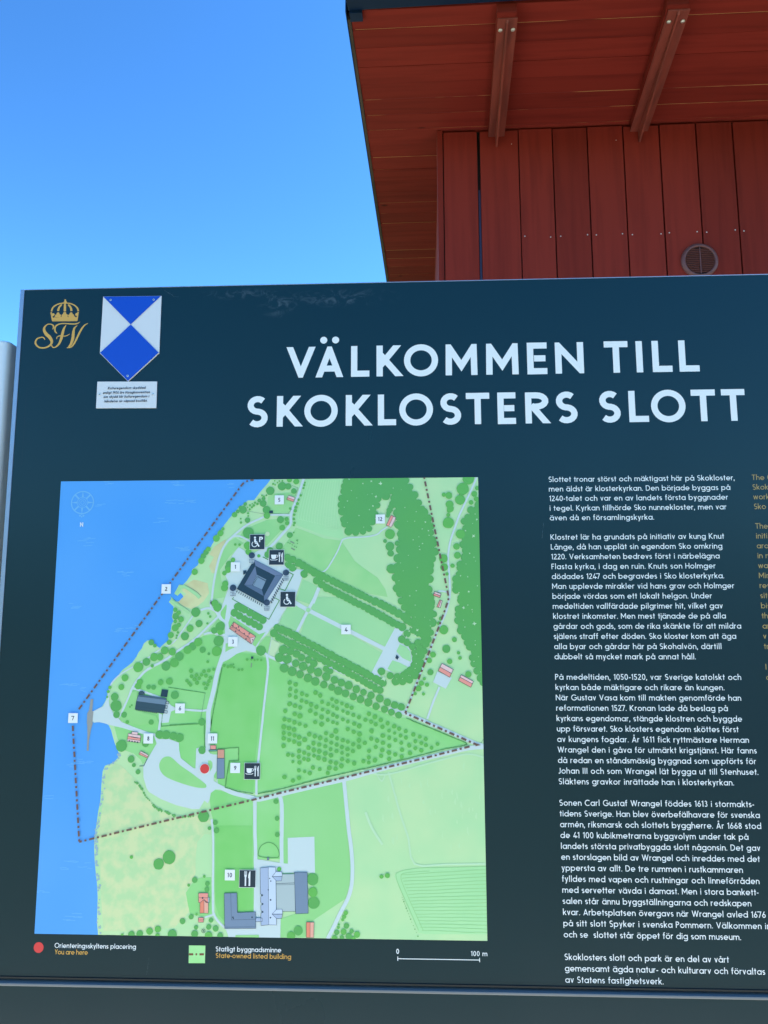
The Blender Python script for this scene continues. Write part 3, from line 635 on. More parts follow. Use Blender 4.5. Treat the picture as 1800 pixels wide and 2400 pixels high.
pl('map_garden_beds', imat('map_garden', (150, 220, 166), (160, 226, 170), 10.0), 4, [
    mm("408.1,-223.8 418.7,-217.2 440.2,-230.4 424.7,-264.4 395.3,-251.3"), mm("435.5,-175.8 444.9,-179.8 462.4,-188.5 454.6,-206.3 448.0,-218.6 425.3,-210.7"),
    mm("461.2,-206.8 498.5,-206.9 525.0,-217.5 558.1,-234.6 594.9,-256.8 580.4,-291.7 453.5,-229.1 450.8,-223.9"),
    mm("442.9,-237.0 454.8,-233.1 573.8,-302.0 558.1,-335.4 499.1,-311.0 432.7,-269.6")])
pl('map_field', imat('map_field', (160, 229, 172), (168, 232, 178), 10.0), 3, [
    mm("438.7,-0.7 505.3,0.0 501.4,-14.4 494.7,-38.9 497.6,-59.4 501.7,-78.4 505.9,-106.7 476.3,-101.1 423.5,-81.9 421.2,-66.9 428.3,-38.3"),
    mm("591.5,-658.3 594.7,-652.4 611.1,-647.4 638.7,-644.8 686.3,-643.0 741.2,-641.2 741.5,-744.3 641.4,-745.7 630.3,-743.6 610.7,-700.6 598.4,-671.3")])
# field furrows
fl = Print()
for i in range(16):
    t = i / 15
    a = mm("440.8,-2.8")[0]; b = mm("504.0,-2.0")[0]; c = mm("426.0,-66.9")[0]; d = mm("497.7,-86.5")[0]; e = mm("437.0,-80.6")[0]
    x0 = a[0] + (b[0] - a[0]) * t; x1 = c[0] + (d[0] - c[0]) * t
    yb = c[1] + (d[1] - c[1]) * t
    fl.line(smooth([(x0, a[1]), ((x0 + x1) / 2 - 1, (a[1] + yb) / 2), (x1, yb), (x1 + 4 * (1 - t), yb - 5 * (1 - t))], 4), 0.9)
for i in range(9):
    t = i / 8
    a = mm("470.6,-67.3")[0]; b = mm("492.2,-72.9")[0]; q = a[1] - 22 * t
    fl.line([(a[0] + 2 * t, q), (b[0] + 3 * t, q - 3)], 0.8)
fl.build('map_field_furrows', imat('map_furrow', (176, 236, 186)), 4, mp_, CLIP)
fl = Print(); ff = mm("602.2,-655.9 741.1,-646.0 635.3,-740.0 739.1,-742.0")
for i in range(18):
    t = i / 17; x0 = ff[0][0] + (ff[2][0] - ff[0][0]) * t; y0 = ff[0][1] + (ff[2][1] - ff[0][1]) * t; y1 = ff[1][1] + (ff[3][1] - ff[1][1]) * t
    fl.line([(x0 + (740 - x0) * k / 8, y0 + (y1 - y0) * k / 8 + rnd.uniform(-.5, .5)) for k in range(9)], 0.9)
for q in (mm("739.9,-641.3 673.8,-643.8 638.7,-644.8 611.1,-648.0 597.2,-652.3 594.1,-655.9 598.4,-671.3 613.2,-702.9 630.3,-740.1"), mm("648.7,-649.4 613.5,-652.2 602.2,-658.2 610.8,-683.0 637.8,-740.0")): fl.line(smooth(q, 5), 0.9)
fl.build('map_crop_rows', imat('map_crops', (146, 216, 152)), 4, mp_, CLIP)
# paths and yards
pa = Print()
for q in (
    mm("322.2,-119.7 311.8,-133.8 304.1,-152.5 300.5,-168.6 306.2,-179.2 305.9,-192.5 299.1,-213.1 292.8,-230.0 287.6,-236.6 293.3,-245.8 301.4,-249.8 304.0,-272.0 302.8,-300.7 295.3,-318.8 311.1,-311.1 324.2,-302.0 340.0,-296.8 357.3,-300.7 373.3,-303.9 378.7,-309.8 377.3,-302.6 359.8,-290.3 363.5,-279.9 375.3,-269.5 381.8,-259.1 394.9,-250.0 407.8,-226.4 410.7,-219.8 400.4,-239.5 392.6,-250.0 405.2,-228.5 423.5,-206.2 435.1,-170.5 439.0,-159.9 426.9,-158.5 406.7,-153.0 379.5,-138.2 370.0,-135.4 379.1,-120.7 371.0,-119.3 356.3,-126.0 344.3,-134.0 338.8,-131.2 330.5,-123.8"),
    mm("100.0,-382.2 104.9,-374.5 107.0,-388.6 114.3,-401.4 125.4,-411.5 128.8,-415.7 151.8,-424.5 178.7,-433.2 192.0,-435.7 192.1,-439.5 172.2,-437.1 131.9,-425.8 107.7,-420.6 100.9,-418.3 91.5,-416.4 81.5,-416.8 78.6,-412.7 79.2,-398.6 90.3,-392.8 96.8,-390.2"),
    mm("185.8,-437.0 191.3,-440.8 195.4,-443.9 211.2,-443.2 229.2,-449.4 230.3,-462.0 233.4,-474.5 253.6,-489.4 258.9,-491.9 259.0,-474.4 259.1,-458.7 264.3,-457.4 276.2,-458.0 283.0,-466.8 294.8,-468.6 294.9,-494.1 290.6,-501.6 290.2,-510.3 297.6,-517.7 313.4,-525.0 293.9,-524.5 286.2,-530.1 284.0,-541.2 281.5,-546.8 275.6,-542.5 271.2,-550.0 267.5,-556.1 255.9,-556.5 228.3,-550.3 201.9,-540.6 181.8,-529.7 177.2,-523.5 171.2,-506.1 169.8,-487.4 177.8,-474.8 191.3,-450.9"),
    mm("192.8,-401.1 200.2,-403.7 205.2,-379.4 213.5,-388.3 221.6,-392.1 221.7,-395.3 213.9,-398.5 210.6,-416.3 198.7,-417.4 194.0,-413.8"),
    mm("360.1,-628.6 364.1,-634.0 409.5,-640.1 417.1,-640.6 416.1,-600.3 460.2,-598.1 461.8,-653.9 428.2,-654.3 398.3,-654.6 400.2,-725.7 406.5,-725.1 406.5,-762.0 325.2,-763.2 315.7,-738.7 366.3,-738.0 362.5,-680.1"),
    mm("665.1,-331.4 685.7,-340.3 689.6,-341.6 679.0,-360.0 657.8,-349.2"),
    mm("595.3,-259.4 607.0,-262.0 600.4,-275.0 603.6,-284.0 618.6,-291.8 623.7,-311.0 621.0,-323.8 606.6,-334.0 588.4,-332.8 574.1,-327.7 567.6,-314.9 580.7,-290.4")):
    pa.poly(q)
for q, wd in (
    (mm("435.2,1.4 428.1,-21.9 422.8,-36.9 416.3,-53.3 413.1,-66.8 413.9,-75.0 410.0,-84.5 398.0,-97.9 390.0,-107.3 379.1,-118.7 371.1,-126.0"), 34),
    (mm("413.4,-64.1 378.0,-63.2 357.8,-70.5 337.6,-79.9 321.6,-92.0 310.9,-101.4 301.6,-110.8 293.9,-124.2 287.6,-143.0 282.9,-165.8 280.1,-185.8 277.5,-213.0 276.2,-214.1 277.8,-223.4 287.5,-232.7 301.4,-248.5"), 26),
    (mm("310.9,-101.4 320.4,-99.8 330.0,-102.9 346.5,-111.1"), 24),
    (mm("582.3,-85.7 571.6,-92.4 563.5,-99.1 544.8,-103.0 519.3,-104.1 505.9,-106.7 501.9,-112.1 495.3,-128.1 484.7,-146.8 476.8,-158.7 467.5,-165.3"), 17),
    (mm("463.7,-190.5 453.3,-216.8"), 46),
    (mm("738.2,1.1 730.5,-16.6 720.8,-36.9 707.0,-65.1 698.6,-87.9 691.7,-106.6 688.2,-121.3 685.9,-141.2 687.5,-167.7 688.5,-194.0 687.6,-207.1 686.9,-210.2 682.0,-231.0 672.6,-251.8 667.2,-262.1 656.5,-287.9 645.8,-313.6 632.5,-344.2 619.3,-378.4 610.1,-398.6"), 24),
    (mm("668.0,-197.2 677.2,-197.2 685.1,-199.9"), 18),
    (mm("583.0,-392.4 610.1,-399.9 639.7,-411.1 655.1,-418.5 663.9,-421.5 689.4,-432.4 727.5,-448.4 745.2,-453.2"), 46),
    (mm("745.2,-453.9 714.6,-456.1 663.4,-467.9 612.1,-479.9 560.8,-492.8 516.2,-505.4 464.8,-517.2 413.4,-529.2 374.9,-538.7 364.3,-540.0 351.3,-536.4 325.2,-530.5 305.5,-522.6 295.0,-517.7 285.7,-511.6"), 52),
    (mm("668.7,-356.8 658.1,-380.9 647.4,-409.8"), 26),
    (mm("305.6,-206.3 308.6,-216.9 307.2,-239.3 303.3,-245.9 303.3,-259.0 304.2,-279.9 302.1,-298.1 296.0,-317.5 290.5,-336.9 286.0,-362.6 280.1,-388.1 277.9,-400.9 278.4,-416.1 278.4,-424.0 277.8,-446.7 280.2,-461.8"), 58),
    (mm("375.3,-303.3 378.3,-323.9 375.7,-356.0 371.3,-400.6 370.3,-415.8 368.8,-430.0 364.6,-478.8 362.4,-498.7 362.6,-533.3"), 28),
    (mm("360.3,-535.8 361.5,-591.3 362.5,-608.1 363.7,-634.6 364.7,-680.0 365.1,-727.4"), 42),
    (mm("376.0,-304.6 396.0,-313.6 402.7,-317.5 410.9,-316.2 420.2,-321.3"), 30), (mm("384.0,-274.7 378.3,-303.3"), 10),
    (mm("246.0,-237.8 228.1,-264.1 216.6,-279.8 208.7,-286.3 189.9,-295.4 163.8,-313.7 127.1,-334.4 110.4,-350.0 105.7,-362.9 105.2,-379.6"), 17),
    (mm("293.0,-236.6 277.3,-251.7 261.7,-267.4 246.1,-281.1 222.5,-296.8 209.5,-305.9 197.3,-314.3 171.1,-327.9 155.7,-343.5 145.7,-359.0 139.8,-375.7 131.3,-394.9 126.7,-410.3"), 27),
    (mm("259.1,-228.0 273.8,-224.7 287.5,-231.3"), 28), (mm("305.9,-216.9 295.5,-228.7 287.6,-236.6"), 26), (mm("265.8,-269.4 277.8,-266.5 291.3,-269.4 303.4,-272.0"), 24),
    (mm("145.7,-359.6 156.6,-362.8 179.6,-370.5 197.1,-376.8"), 28), (mm("208.8,-392.2 226.1,-394.0 265.9,-397.1 277.7,-394.5"), 26), (mm("196.1,-411.6 194.2,-430.7"), 30),
    (mm("418.6,-213.3 445.5,-228.5 509.4,-260.6 584.3,-298.2 598.6,-307.2 616.8,-318.7"), 52), (mm("458.5,-204.2 445.5,-228.5 425.4,-268.3"), 38), (mm("602.8,-259.4 581.7,-298.2 560.7,-337.9"), 115),
    (mm("400.6,-533.0 405.4,-547.7 406.1,-590.9 406.0,-607.6 407.0,-643.7"), 46), (mm("508.5,-508.3 512.5,-546.8 517.2,-589.9 520.4,-610.1 523.1,-642.5 521.9,-672.2 515.7,-693.6 504.5,-713.7 494.6,-733.8 483.5,-755.0"), 46),
    (mm("288.8,-572.3 292.5,-608.8 294.7,-704.7 297.1,-720.1 305.0,-731.8 318.0,-742.2"), 26), (mm("297.1,-720.1 281.9,-725.2"), 18),
    (mm("295.6,-494.1 296.3,-518.9"), 9),
    (mm("453.0,-303.3 472.9,-317.5 499.2,-331.6 538.5,-346.9 562.0,-360.8"), 34)):
    pa.line(smooth(q, 3), wd * K)
pa.build('map_paths', PALE, 5, mp_, CLIP)
fp = Print()
for q, wd in ((mm("535.2,-491.4 568.5,-499.3 599.3,-494.8 650.5,-480.3 701.6,-467.3 720.8,-466.0 739.7,-470.6"), 20), (mm("582.6,-494.9 592.7,-530.4 601.5,-560.7 611.4,-589.0 615.1,-600.8 624.9,-639.0 673.8,-639.0 743.8,-637.4"), 22), (mm("560.8,-495.0 571.1,-509.7 577.5,-497.4"), 16),
              (mm("544.5,-558.8 554.6,-582.9 572.4,-609.6"), 30)):
    fp.line(smooth(q, 3), wd * K)
fp.build('map_field_tracks', imat('map_track', (184, 234, 200)), 5, mp_, CLIP)
wk = Print()
for k in range(70):
    u = rnd.uniform(560, 735); v = rnd.uniform(-735, -480)
    if v > -480 - (735 - u) * .2: continue
    L = rnd.uniform(3, 9); wd = rnd.uniform(1.0, 3.6); s_ = rnd.uniform(-.25, .1)
    wk.line([(u - L * s_, v + L), (u, v), (u + L * .2, v - L * .6)], [wd * .4, wd, wd * .3], rough=.2)
wk.build('map_brush_marks', imat('map_brush', (182, 234, 190)), 3.5, mp_, (560, 740, -620, -460))
# green islands printed over the gravel
pl('map_green_islands', imat('map_islands', (137, 217, 140), (150, 222, 152), 18.0), 6, [
    smooth(mm("197.1,-487.2 199.4,-478.5 204.5,-473.4 212.3,-471.9 219.0,-474.6 232.5,-485.8 252.6,-498.8 272.7,-512.9 278.0,-517.8 276.2,-522.2 259.9,-521.4 233.5,-514.4 211.0,-505.9 200.8,-497.2"), 4, True),
    mm("280.1,-478.0 284.7,-478.2 287.4,-481.7 287.6,-489.2 283.9,-495.7 280.3,-486.8"),
    mm("282.9,-464.2 294.6,-461.7 294.8,-468.6 287.0,-468.0"), mm("355.8,-292.9 374.0,-273.4 382.0,-273.4 376.6,-300.7 366.5,-295.5"),
    mm("294.2,-231.4 303.2,-218.2 304.6,-220.8 301.9,-244.5 298.5,-243.2 294.3,-236.6"), mm("304.4,-285.1 308.4,-283.8 310.5,-287.7 319.9,-291.6 310.7,-295.5 304.1,-299.4"),
    mm("273.7,-264.2 290.5,-243.2 301.4,-249.8 302.6,-268.1 293.9,-268.1"), mm("308.1,-249.8 311.8,-238.0 362.0,-269.5 372.6,-265.6 355.8,-290.3 350.4,-286.4 355.4,-274.7 317.5,-249.8 309.7,-259.0"),
    mm("333.4,-751.3 371.3,-750.2 372.7,-757.8 332.4,-758.4"), mm("204.3,-204.1 214.0,-212.1 214.1,-214.0 208.4,-206.0"),
    mm("144.7,-366.7 153.9,-364.1 155.2,-393.6 152.0,-396.1 187.6,-405.0 194.1,-416.4 161.8,-420.9 129.6,-414.1 125.4,-410.3 133.9,-393.6")])
pl('map_garden_crescents', imat('map_crescent', (156, 225, 170)), 6, [mm("602.3,-286.0 613.4,-290.5 619.9,-298.2 621.8,-311.0 620.4,-315.5 606.8,-309.1 596.4,-298.2"), mm("589.8,-312.9 601.5,-316.8 615.8,-323.8 610.6,-330.8 598.8,-334.0 588.4,-332.1 581.3,-327.0")],
   [mm("445.7,-228.5,3.9")])
pl('map_castle_lawn', imat('map_light_green', (190, 229, 190)), 6, [mm("383.4,-277.3 398.2,-285.2 388.0,-307.2 379.3,-303.3")], [mm("372.6,-96.7,4.1")])
# piers
pl('map_pier', imat('map_pier', (146, 160, 164)), 6, [mm("74.3,-377.8 79.0,-378.1 77.8,-397.6 80.1,-399.2 79.6,-414.2 79.2,-419.3 69.8,-419.4 69.5,-401.5 72.4,-397.0"), mm("70.2,-417.1 80.2,-417.1 77.5,-428.6 75.1,-446.3 75.3,-463.4 72.0,-463.4 71.9,-437.5")])
pl('map_mole', imat('map_mole', (160, 224, 168)), 6, [], [], [(mm("215.0,-201.5 222.6,-187.6 232.1,-188.3 250.1,-200.3 257.1,-207.0"), 44 * K), (mm("205.9,-211.3 222.5,-221.9 240.4,-232.6"), 40 * K)])
# waves
wv = Print()
for (u, v) in mm("75.8,-40.7 90.7,-4.1 212.9,-6.7 210.0,-40.5 180.9,-71.9 57.0,-103.8 51.8,-110.5 120.3,-161.0 130.1,-165.1 222.5,-119.8 213.4,-6.7 298.9,-9.6 239.3,-38.0 223.0,-121.1 203.6,-40.5 38.4,-216.1 30.6,-222.7 125.1,-262.6 121.2,-266.6 142.5,-257.4 38.0,-352.7 27.4,-356.6 56.0,-361.7 59.0,-480.5 69.8,-483.6 15.9,-537.1 46.2,-488.1 60.1,-641.5 78.7,-647.3 70.1,-726.7 53.5,-730.5 6.7,-686.2 50.2,-650.1"):
    for k in range(3):
        du, dv, L = rnd.uniform(-9, 9), rnd.uniform(-4.5, 4.5), rnd.uniform(8, 19)
        wv.line(smooth([(u + du - L / 2, v + dv), (u + du - L / 6, v + dv + rnd.uniform(-.7, .7)), (u + du + L / 6, v + dv + rnd.uniform(-.7, .9)), (u + du + L / 2, v + dv + rnd.uniform(-.5, .5))], 3), [.2] + [1.0] * 8 + [.2])
wv.build('map_waves', imat('map_wave', (104, 186, 255)), 2, mp_, CLIP)
# shore stones
st = Print()
for i in range(90):
    a = mm("127.3,-467.6 125.6,-475.1 118.8,-483.9 109.7,-487.1 104.7,-494.0 102.8,-507.8 103.0,-525.2 102.0,-543.9 98.4,-562.4 97.2,-577.2 95.9,-589.9 94.7,-605.8 95.6,-622.9 96.4,-637.5 100.1,-659.2 102.9,-674.8 104.6,-695.2 105.1,-719.1 105.9,-734.5 108.1,-752.2")
    j = rnd.randrange(len(a) - 1); t = rnd.random()
    st.disc(a[j][0] + (a[j + 1][0] - a[j][0]) * t + rnd.uniform(-2, 3), a[j][1] + (a[j + 1][1] - a[j][1]) * t, rnd.uniform(.8, 2.2), 8, .25)
st.build('map_shore_stones', imat('map_stones', (148, 190, 212)), 5, mp_, CLIP)
# hedges
hd = Print()
for q, wd in ((mm("299.5,-324.6 296.0,-343.3 291.5,-369.0 286.9,-394.5 283.1,-418.6 284.0,-411.3 282.5,-430.3"), 11), (mm("207.7,-358.2 220.4,-360.1 238.2,-362.7 272.2,-367.7"), 9), (mm("212.5,-420.4 240.2,-418.8 265.2,-418.0"), 8), (mm("197.6,-416.7 198.5,-422.8 230.2,-420.4 263.1,-418.4"), 9), (mm("271.7,-419.0 273.3,-456.8"), 12),
              (mm("295.9,-459.2 331.1,-456.7 331.4,-477.7 316.0,-478.7 312.7,-499.0 310.0,-521.1 331.6,-527.3 357.6,-530.8"), 11), (mm("365.7,-530.8 387.6,-526.9 413.3,-520.6 445.4,-512.4 477.6,-504.1 503.3,-498.4 529.0,-492.7 560.8,-485.7 586.5,-479.4 612.2,-473.7 644.2,-465.5 676.3,-457.3 701.9,-452.8 712.8,-449.9 710.9,-447.0 695.7,-441.1 663.9,-428.2 638.3,-418.3 612.6,-407.7"), 13),
              (mm("365.4,-530.8 379.5,-527.6 396.3,-524.7"), 10), (mm("199.5,-402.4 198.2,-420.8"), 7)):
    P_ = []
    for a, b in zip(q, q[1:]):
        for k in range(8): P_.append((a[0] + (b[0] - a[0]) * k / 8, a[1] + (b[1] - a[1]) * k / 8))
    hd.line(P_ + [q[-1]], wd * K, rough=.35)
for q, wd in ((mm("316.4,-206.3 313.7,-209.2 378.1,-244.0 395.6,-211.9 387.5,-207.2"), 10), (mm("395.2,-191.6 405.3,-194.9 419.0,-167.8 409.5,-162.4"), 11), (mm("365.3,-136.8 374.8,-141.5"), 13)): hd.line(q, wd * K)
hd.line(smooth(mm("368.4,-628.5 367.9,-623.7 370.1,-616.5 375.1,-611.0 384.0,-607.6 393.0,-610.0 399.5,-616.2 402.6,-624.6 401.0,-630.4 394.7,-631.3 384.5,-631.6 375.5,-630.9"), 3, True), 8 * K, closed=True, rough=.15)
hd.build('map_hedges', imat('map_hedge', (84, 158, 92)), 7, mp_, CLIP)
hd = Print()
for q in (mm("155.7,-513.1 162.4,-516.1 169.4,-524.8 173.7,-533.4 179.2,-540.8 186.0,-545.7 190.2,-551.8 196.9,-556.1 203.5,-557.9"), mm("196.0,-556.1 207.2,-559.7 215.8,-562.7 223.7,-566.3 235.5,-568.1 248.5,-568.6 258.8,-567.2")):
    for (a, b) in zip(q, q[1:]):
        for k in range(4):
            t = rnd.random(); hd.disc(a[0] + (b[0] - a[0]) * t, a[1] + (b[1] - a[1]) * t + rnd.uniform(-1, 1), rnd.uniform(.7, 2.4), 8, .3)
for (a, b) in zip(mm("603.9,-690.1 610.7,-706.5 619.3,-727.4 631.4,-754.0"), mm("610.7,-706.5 619.3,-727.4 631.4,-754.0")):
    for k in range(5): hd.disc(a[0] + (b[0] - a[0]) * k / 5, a[1] + (b[1] - a[1]) * k / 5, rnd.uniform(.4, 1.1), 7, .3)
for (u, v) in mm("409.0,-112.2 412.4,-113.5 416.5,-116.2 420.6,-119.0 424.0,-120.3 425.5,-113.6 425.5,-109.6 425.8,-107.8 423.8,-108.2"): hd.disc(u, v, 1.2, 6, .2)
hd.build('map_scrub', imat('map_scrub', (98, 180, 104)), 7, mp_, CLIP)
fn = Print()
for q in (mm("335.7,-56.0 364.4,-61.3 407.9,-61.6 414.6,-53.2"), mm("414.3,-11.5 425.2,-15.7 420.7,-30.1"), mm("271.4,-369.0 264.8,-413.6"), mm("229.3,-184.3 251.4,-196.3 259.7,-204.3"), mm("212.6,-210.0 240.3,-229.9"), mm("176.5,-475.5 171.1,-487.4 163.6,-487.7"), mm("735.7,-448.3 741.7,-439.0")): fn.line(q, 3.2 * K)
fn.line(mm("176.5,-475.5 171.1,-487.4 163.6,-487.7"), 9 * K)
fn.build('map_fences', imat('map_fence', (78, 120, 118)), 7, mp_, CLIP)

# woods: filled shapes with scalloped edges
def wood(pr, poly, r, inner=True):
    if inner: pr.poly(poly)
    n = len(poly)
    for i in range(n):
        a, b = poly[i], poly[(i + 1) % n]; L = math.hypot(b[0] - a[0], b[1] - a[1]); k = max(1, int(L / (r * 1.25)))
        for j in range(k):
            t = (j + .5 * rnd.random()) / k
            pr.disc(a[0] + (b[0] - a[0]) * t, a[1] + (b[1] - a[1]) * t, r * rnd.uniform(.8, 1.1), 14, .05)
wd_ = Print()
wood(wd_, mm("509.4,-4.8 506.8,-22.6 500.2,-41.7 502.9,-56.7 507.1,-78.4 511.2,-92.0 524.7,-96.1 548.8,-92.2 554.2,-78.8 559.5,-65.3 563.6,-51.8 564.9,-36.8 578.4,-32.9 590.6,-19.3 594.7,-12.5 597.4,-1.6 578.5,2.7 548.7,4.4 524.3,0.5"), 7.0)
wood(wd_, mm("580.2,-4.2 613.9,-3.1 619.2,-12.8 625.9,-23.7 632.5,-37.4 640.4,-52.4 649.6,-67.4 658.8,-80.9 656.0,-95.7 661.1,-114.4 663.6,-127.8 660.8,-137.1 655.4,-147.7 654.0,-160.9 655.1,-174.1 651.0,-189.9 652.2,-201.7 656.0,-213.5 654.6,-220.5 661.1,-232.3 658.3,-245.3 655.5,-262.1 652.7,-275.0 644.8,-281.5 634.5,-272.4 628.1,-249.1 621.6,-238.7 612.5,-226.9 604.7,-215.2 606.0,-206.8 598.2,-193.6 594.3,-180.5 597.0,-165.9 598.4,-146.0 601.1,-128.8 606.5,-119.4 606.6,-100.7 600.0,-89.9 601.4,-73.7 596.2,-53.4 592.2,-37.1 596.0,-16.6"), 7.0)
wood(wd_, mm("741.9,-47.9 727.1,-54.5 722.9,-66.6 714.8,-77.3 715.9,-88.0 721.1,-93.4 718.2,-105.5 711.5,-114.8 716.6,-125.4 715.0,-138.7 705.6,-147.9 709.3,-165.1 698.7,-171.7 699.8,-183.5 698.3,-194.0 707.3,-207.2 707.2,-212.9 701.8,-224.6 701.6,-233.7 701.4,-246.7 701.2,-259.6 712.8,-269.9 713.9,-280.3 720.2,-290.5 723.8,-305.9 724.9,-314.8 729.9,-323.8 734.8,-339.0 742.3,-349.1 756.8,-336.4 759.6,-207.8 746.4,-214.5 749.8,-50.6"), 7.0)
wood(wd_, mm("590.5,-38.4 595.9,-38.5 589.1,-56.0 582.3,-68.2 582.4,-57.3"), 2.6)
rows_ = []
def row(q, r, step=None, jag=.05):
    step = step or r * 1.3
    for a, b in zip(q, q[1:]):
        L = math.hypot(b[0] - a[0], b[1] - a[1]); k = max(1, round(L / step))
        for j in range(k):
            t = j / k; wd_.disc(a[0] + (b[0] - a[0]) * t, a[1] + (b[1] - a[1]) * t, r * rnd.uniform(.9, 1.1), 12, jag)
for q in (mm("408.1,-138.3 417.6,-141.7 428.4,-147.8 443.3,-156.6 455.4,-163.9 468.9,-170.6 487.6,-179.3 509.0,-190.0 530.3,-200.0 551.5,-210.6 570.0,-218.3 591.1,-229.5 609.5,-240.0 615.0,-245.2 625.5,-253.0"), mm("411.0,-150.4 424.6,-161.1"), mm("438.0,-166.5 444.8,-171.2"), mm("459.6,-178.6 477.1,-190.6 498.4,-201.2 511.7,-207.8 525.0,-214.9 548.9,-226.8 571.3,-238.6 591.0,-250.3 606.7,-257.5 614.9,-264.6"),
          mm("632.0,-250.4 625.4,-262.1 614.9,-268.5 620.1,-275.0"), mm("605.6,-278.2 614.8,-283.4 623.9,-290.5 628.4,-300.8 628.9,-311.0 626.2,-321.3 619.7,-330.2 609.2,-337.9 597.5,-340.4 585.8,-338.5 576.7,-334.7"), mm("633.1,-284.0 636.2,-293.1 638.1,-304.6 636.7,-317.4 632.7,-327.6 627.4,-337.8 618.3,-345.5 606.6,-347.4 594.9,-348.1 583.2,-344.3"),
          mm("392.4,-257.8 400.4,-261.7 412.5,-267.0 424.5,-271.5 412.8,-266.3 428.8,-275.4 446.1,-283.9 463.4,-292.3 478.0,-300.7 493.8,-309.1 508.3,-315.5 522.8,-323.9 538.5,-331.5 552.9,-339.2 562.0,-344.3 573.7,-350.6 581.5,-354.4"), mm("387.2,-267.6 395.3,-274.8 408.7,-281.3 422.1,-288.4 419.7,-285.8 437.0,-293.6 452.9,-301.4 467.5,-310.4 483.4,-318.1 493.9,-322.6 508.4,-329.6 522.8,-337.9 539.8,-346.9 552.9,-354.5 562.0,-359.5 575.0,-365.2"),
          mm("323.5,-222.2 335.7,-227.5 354.6,-238.1 374.2,-249.3"), mm("318.4,-232.7 336.0,-243.3 353.6,-252.5 369.8,-261.0"), mm("571.1,-331.5 568.5,-337.9")):
    row(q, 50 * K)
for t in mm("376.2,-20.7,7.5 396.9,-12.7,7.5 407.8,-13.2,5.7 417.8,-21.5,4.9 332.4,-43.7,3.3 357.1,-37.7,3.3 364.5,-34.3,3.3 364.0,-43.0,6.0 370.4,-54.2,6.8 323.9,-49.7,3.0 328.8,-53.9,6.8 319.6,-56.8,3.3 337.1,-72.4,4.8 395.2,-72.1,6.2 411.9,-99.1,5.1 339.3,-94.8,9.8 394.0,-118.4,6.2 377.9,-126.1,6.1 374.0,-132.8,6.1 304.9,-154.5,5.4 306.7,-148.5,5.4 265.4,-128.1,4.9 260.9,-134.8,4.9 598.9,-114.7,4.5 586.2,-120.0,7.7 587.5,-132.0,5.6 577.8,-110.6,3.3 401.0,10.1,0.1 588.4,-158.6,8.2 646.1,-285.3,6.8 643.1,-297.6,5.9 680.9,-294.1,6.8 677.0,-262.2,0.5 653.7,-332.7,5.2 666.8,-298.2,0.3 175.3,-282.8,5.1 216.0,-238.4,5.7 168.2,-315.6,6.7 225.2,-306.5,7.4 202.4,-322.7,7.8 173.7,-357.9,4.0 182.4,-358.3,4.1 115.7,-374.5,6.7 119.0,-389.2,9.7 120.4,-403.9,5.7 133.5,-403.9,5.1 180.8,-415.8,4.5 219.5,-371.0,6.9 250.9,-231.7,8.1 257.2,-251.0,6.2 233.5,-272.6,7.0 225.3,-306.5,7.2 292.2,-280.5,8.8 284.1,-262.9,5.6 294.5,-256.1,8.3 365.5,-296.8,8.5 264.9,-295.5,5.3 275.9,-302.2,2.4 267.5,-415.5,5.9 247.1,-289.6,6.7 131.3,-454.9,9.7 148.8,-476.6,5.9 154.1,-486.2,3.4 161.6,-497.1,4.1 194.7,-436.3,6.3 172.4,-451.0,5.9 195.7,-436.3,6.9 207.0,-436.9,7.3 219.6,-438.4,6.6 230.2,-441.2,7.2 267.6,-415.6,6.1 269.1,-461.6,6.3 275.1,-567.7,9.3 295.0,-577.3,4.1 285.7,-586.2,3.1 297.5,-589.7,4.6 395.3,-542.9,3.9 398.0,-569.7,3.9 395.9,-542.9,4.1 219.5,-632.5,10.8 202.7,-643.3,8.8 263.5,-667.5,4.6 284.8,-672.9,3.8 284.4,-681.9,4.0 259.6,-724.3,4.1 245.6,-731.2,4.6 205.9,-743.8,4.8 193.2,-746.9,4.1 229.4,-751.7,7.6 268.1,-740.3,3.4 266.2,-750.5,5.7 289.1,-739.4,4.3 292.6,-729.0,3.8 300.5,-741.6,4.8 308.2,-752.3,4.8 175.6,-751.3,5.4 162.0,-752.6,5.4 398.9,-595.3,4.0 458.1,-664.1,9.5 460.1,-700.2,9.5 435.7,-742.8,7.3 513.8,-734.4,4.4 498.2,-744.6,4.1 522.2,-742.5,3.5 517.6,-750.4,5.2 506.6,-752.3,3.7"): wd_.disc(t[0], t[1], t[2], 18, .05)
for t in mm("404.0,-295.5,7.9 415.9,-298.1,6.6 426.6,-302.6,6.6 435.2,-308.5,6.3 447.1,-312.3,5.9 456.4,-318.1,6.6 397.6,-308.5,7.9 410.8,-311.0,7.9 425.2,-318.1,6.3 438.1,-323.0,7.4 451.3,-328.4,6.8 463.8,-333.1,7.2 476.9,-327.1,5.3 484.8,-331.3,5.0 477.7,-339.9,7.2 405.8,-325.9,7.7 419.5,-331.6,7.9 433.2,-336.5,6.6 446.6,-342.5,7.2 459.4,-348.2,7.2 473.8,-353.3,6.3 491.5,-345.6,6.5 503.3,-350.1,6.5 487.0,-357.8,5.9 498.1,-363.5,7.2 510.5,-367.9,6.5 515.7,-354.5,7.2 528.8,-360.9,6.5 523.6,-372.9,6.3 535.7,-377.4,6.5 540.9,-365.9,5.5 549.0,-382.4,7.0 553.5,-371.0,6.2 562.0,-388.9,6.2 568.2,-376.0,6.7 576.0,-393.7,6.0 580.8,-382.3,6.2 587.6,-398.3,5.7 593.1,-386.7,6.2 604.1,-389.8,6.2 599.7,-403.0,5.8"): wd_.disc(t[0], t[1], t[2], 16, .04)
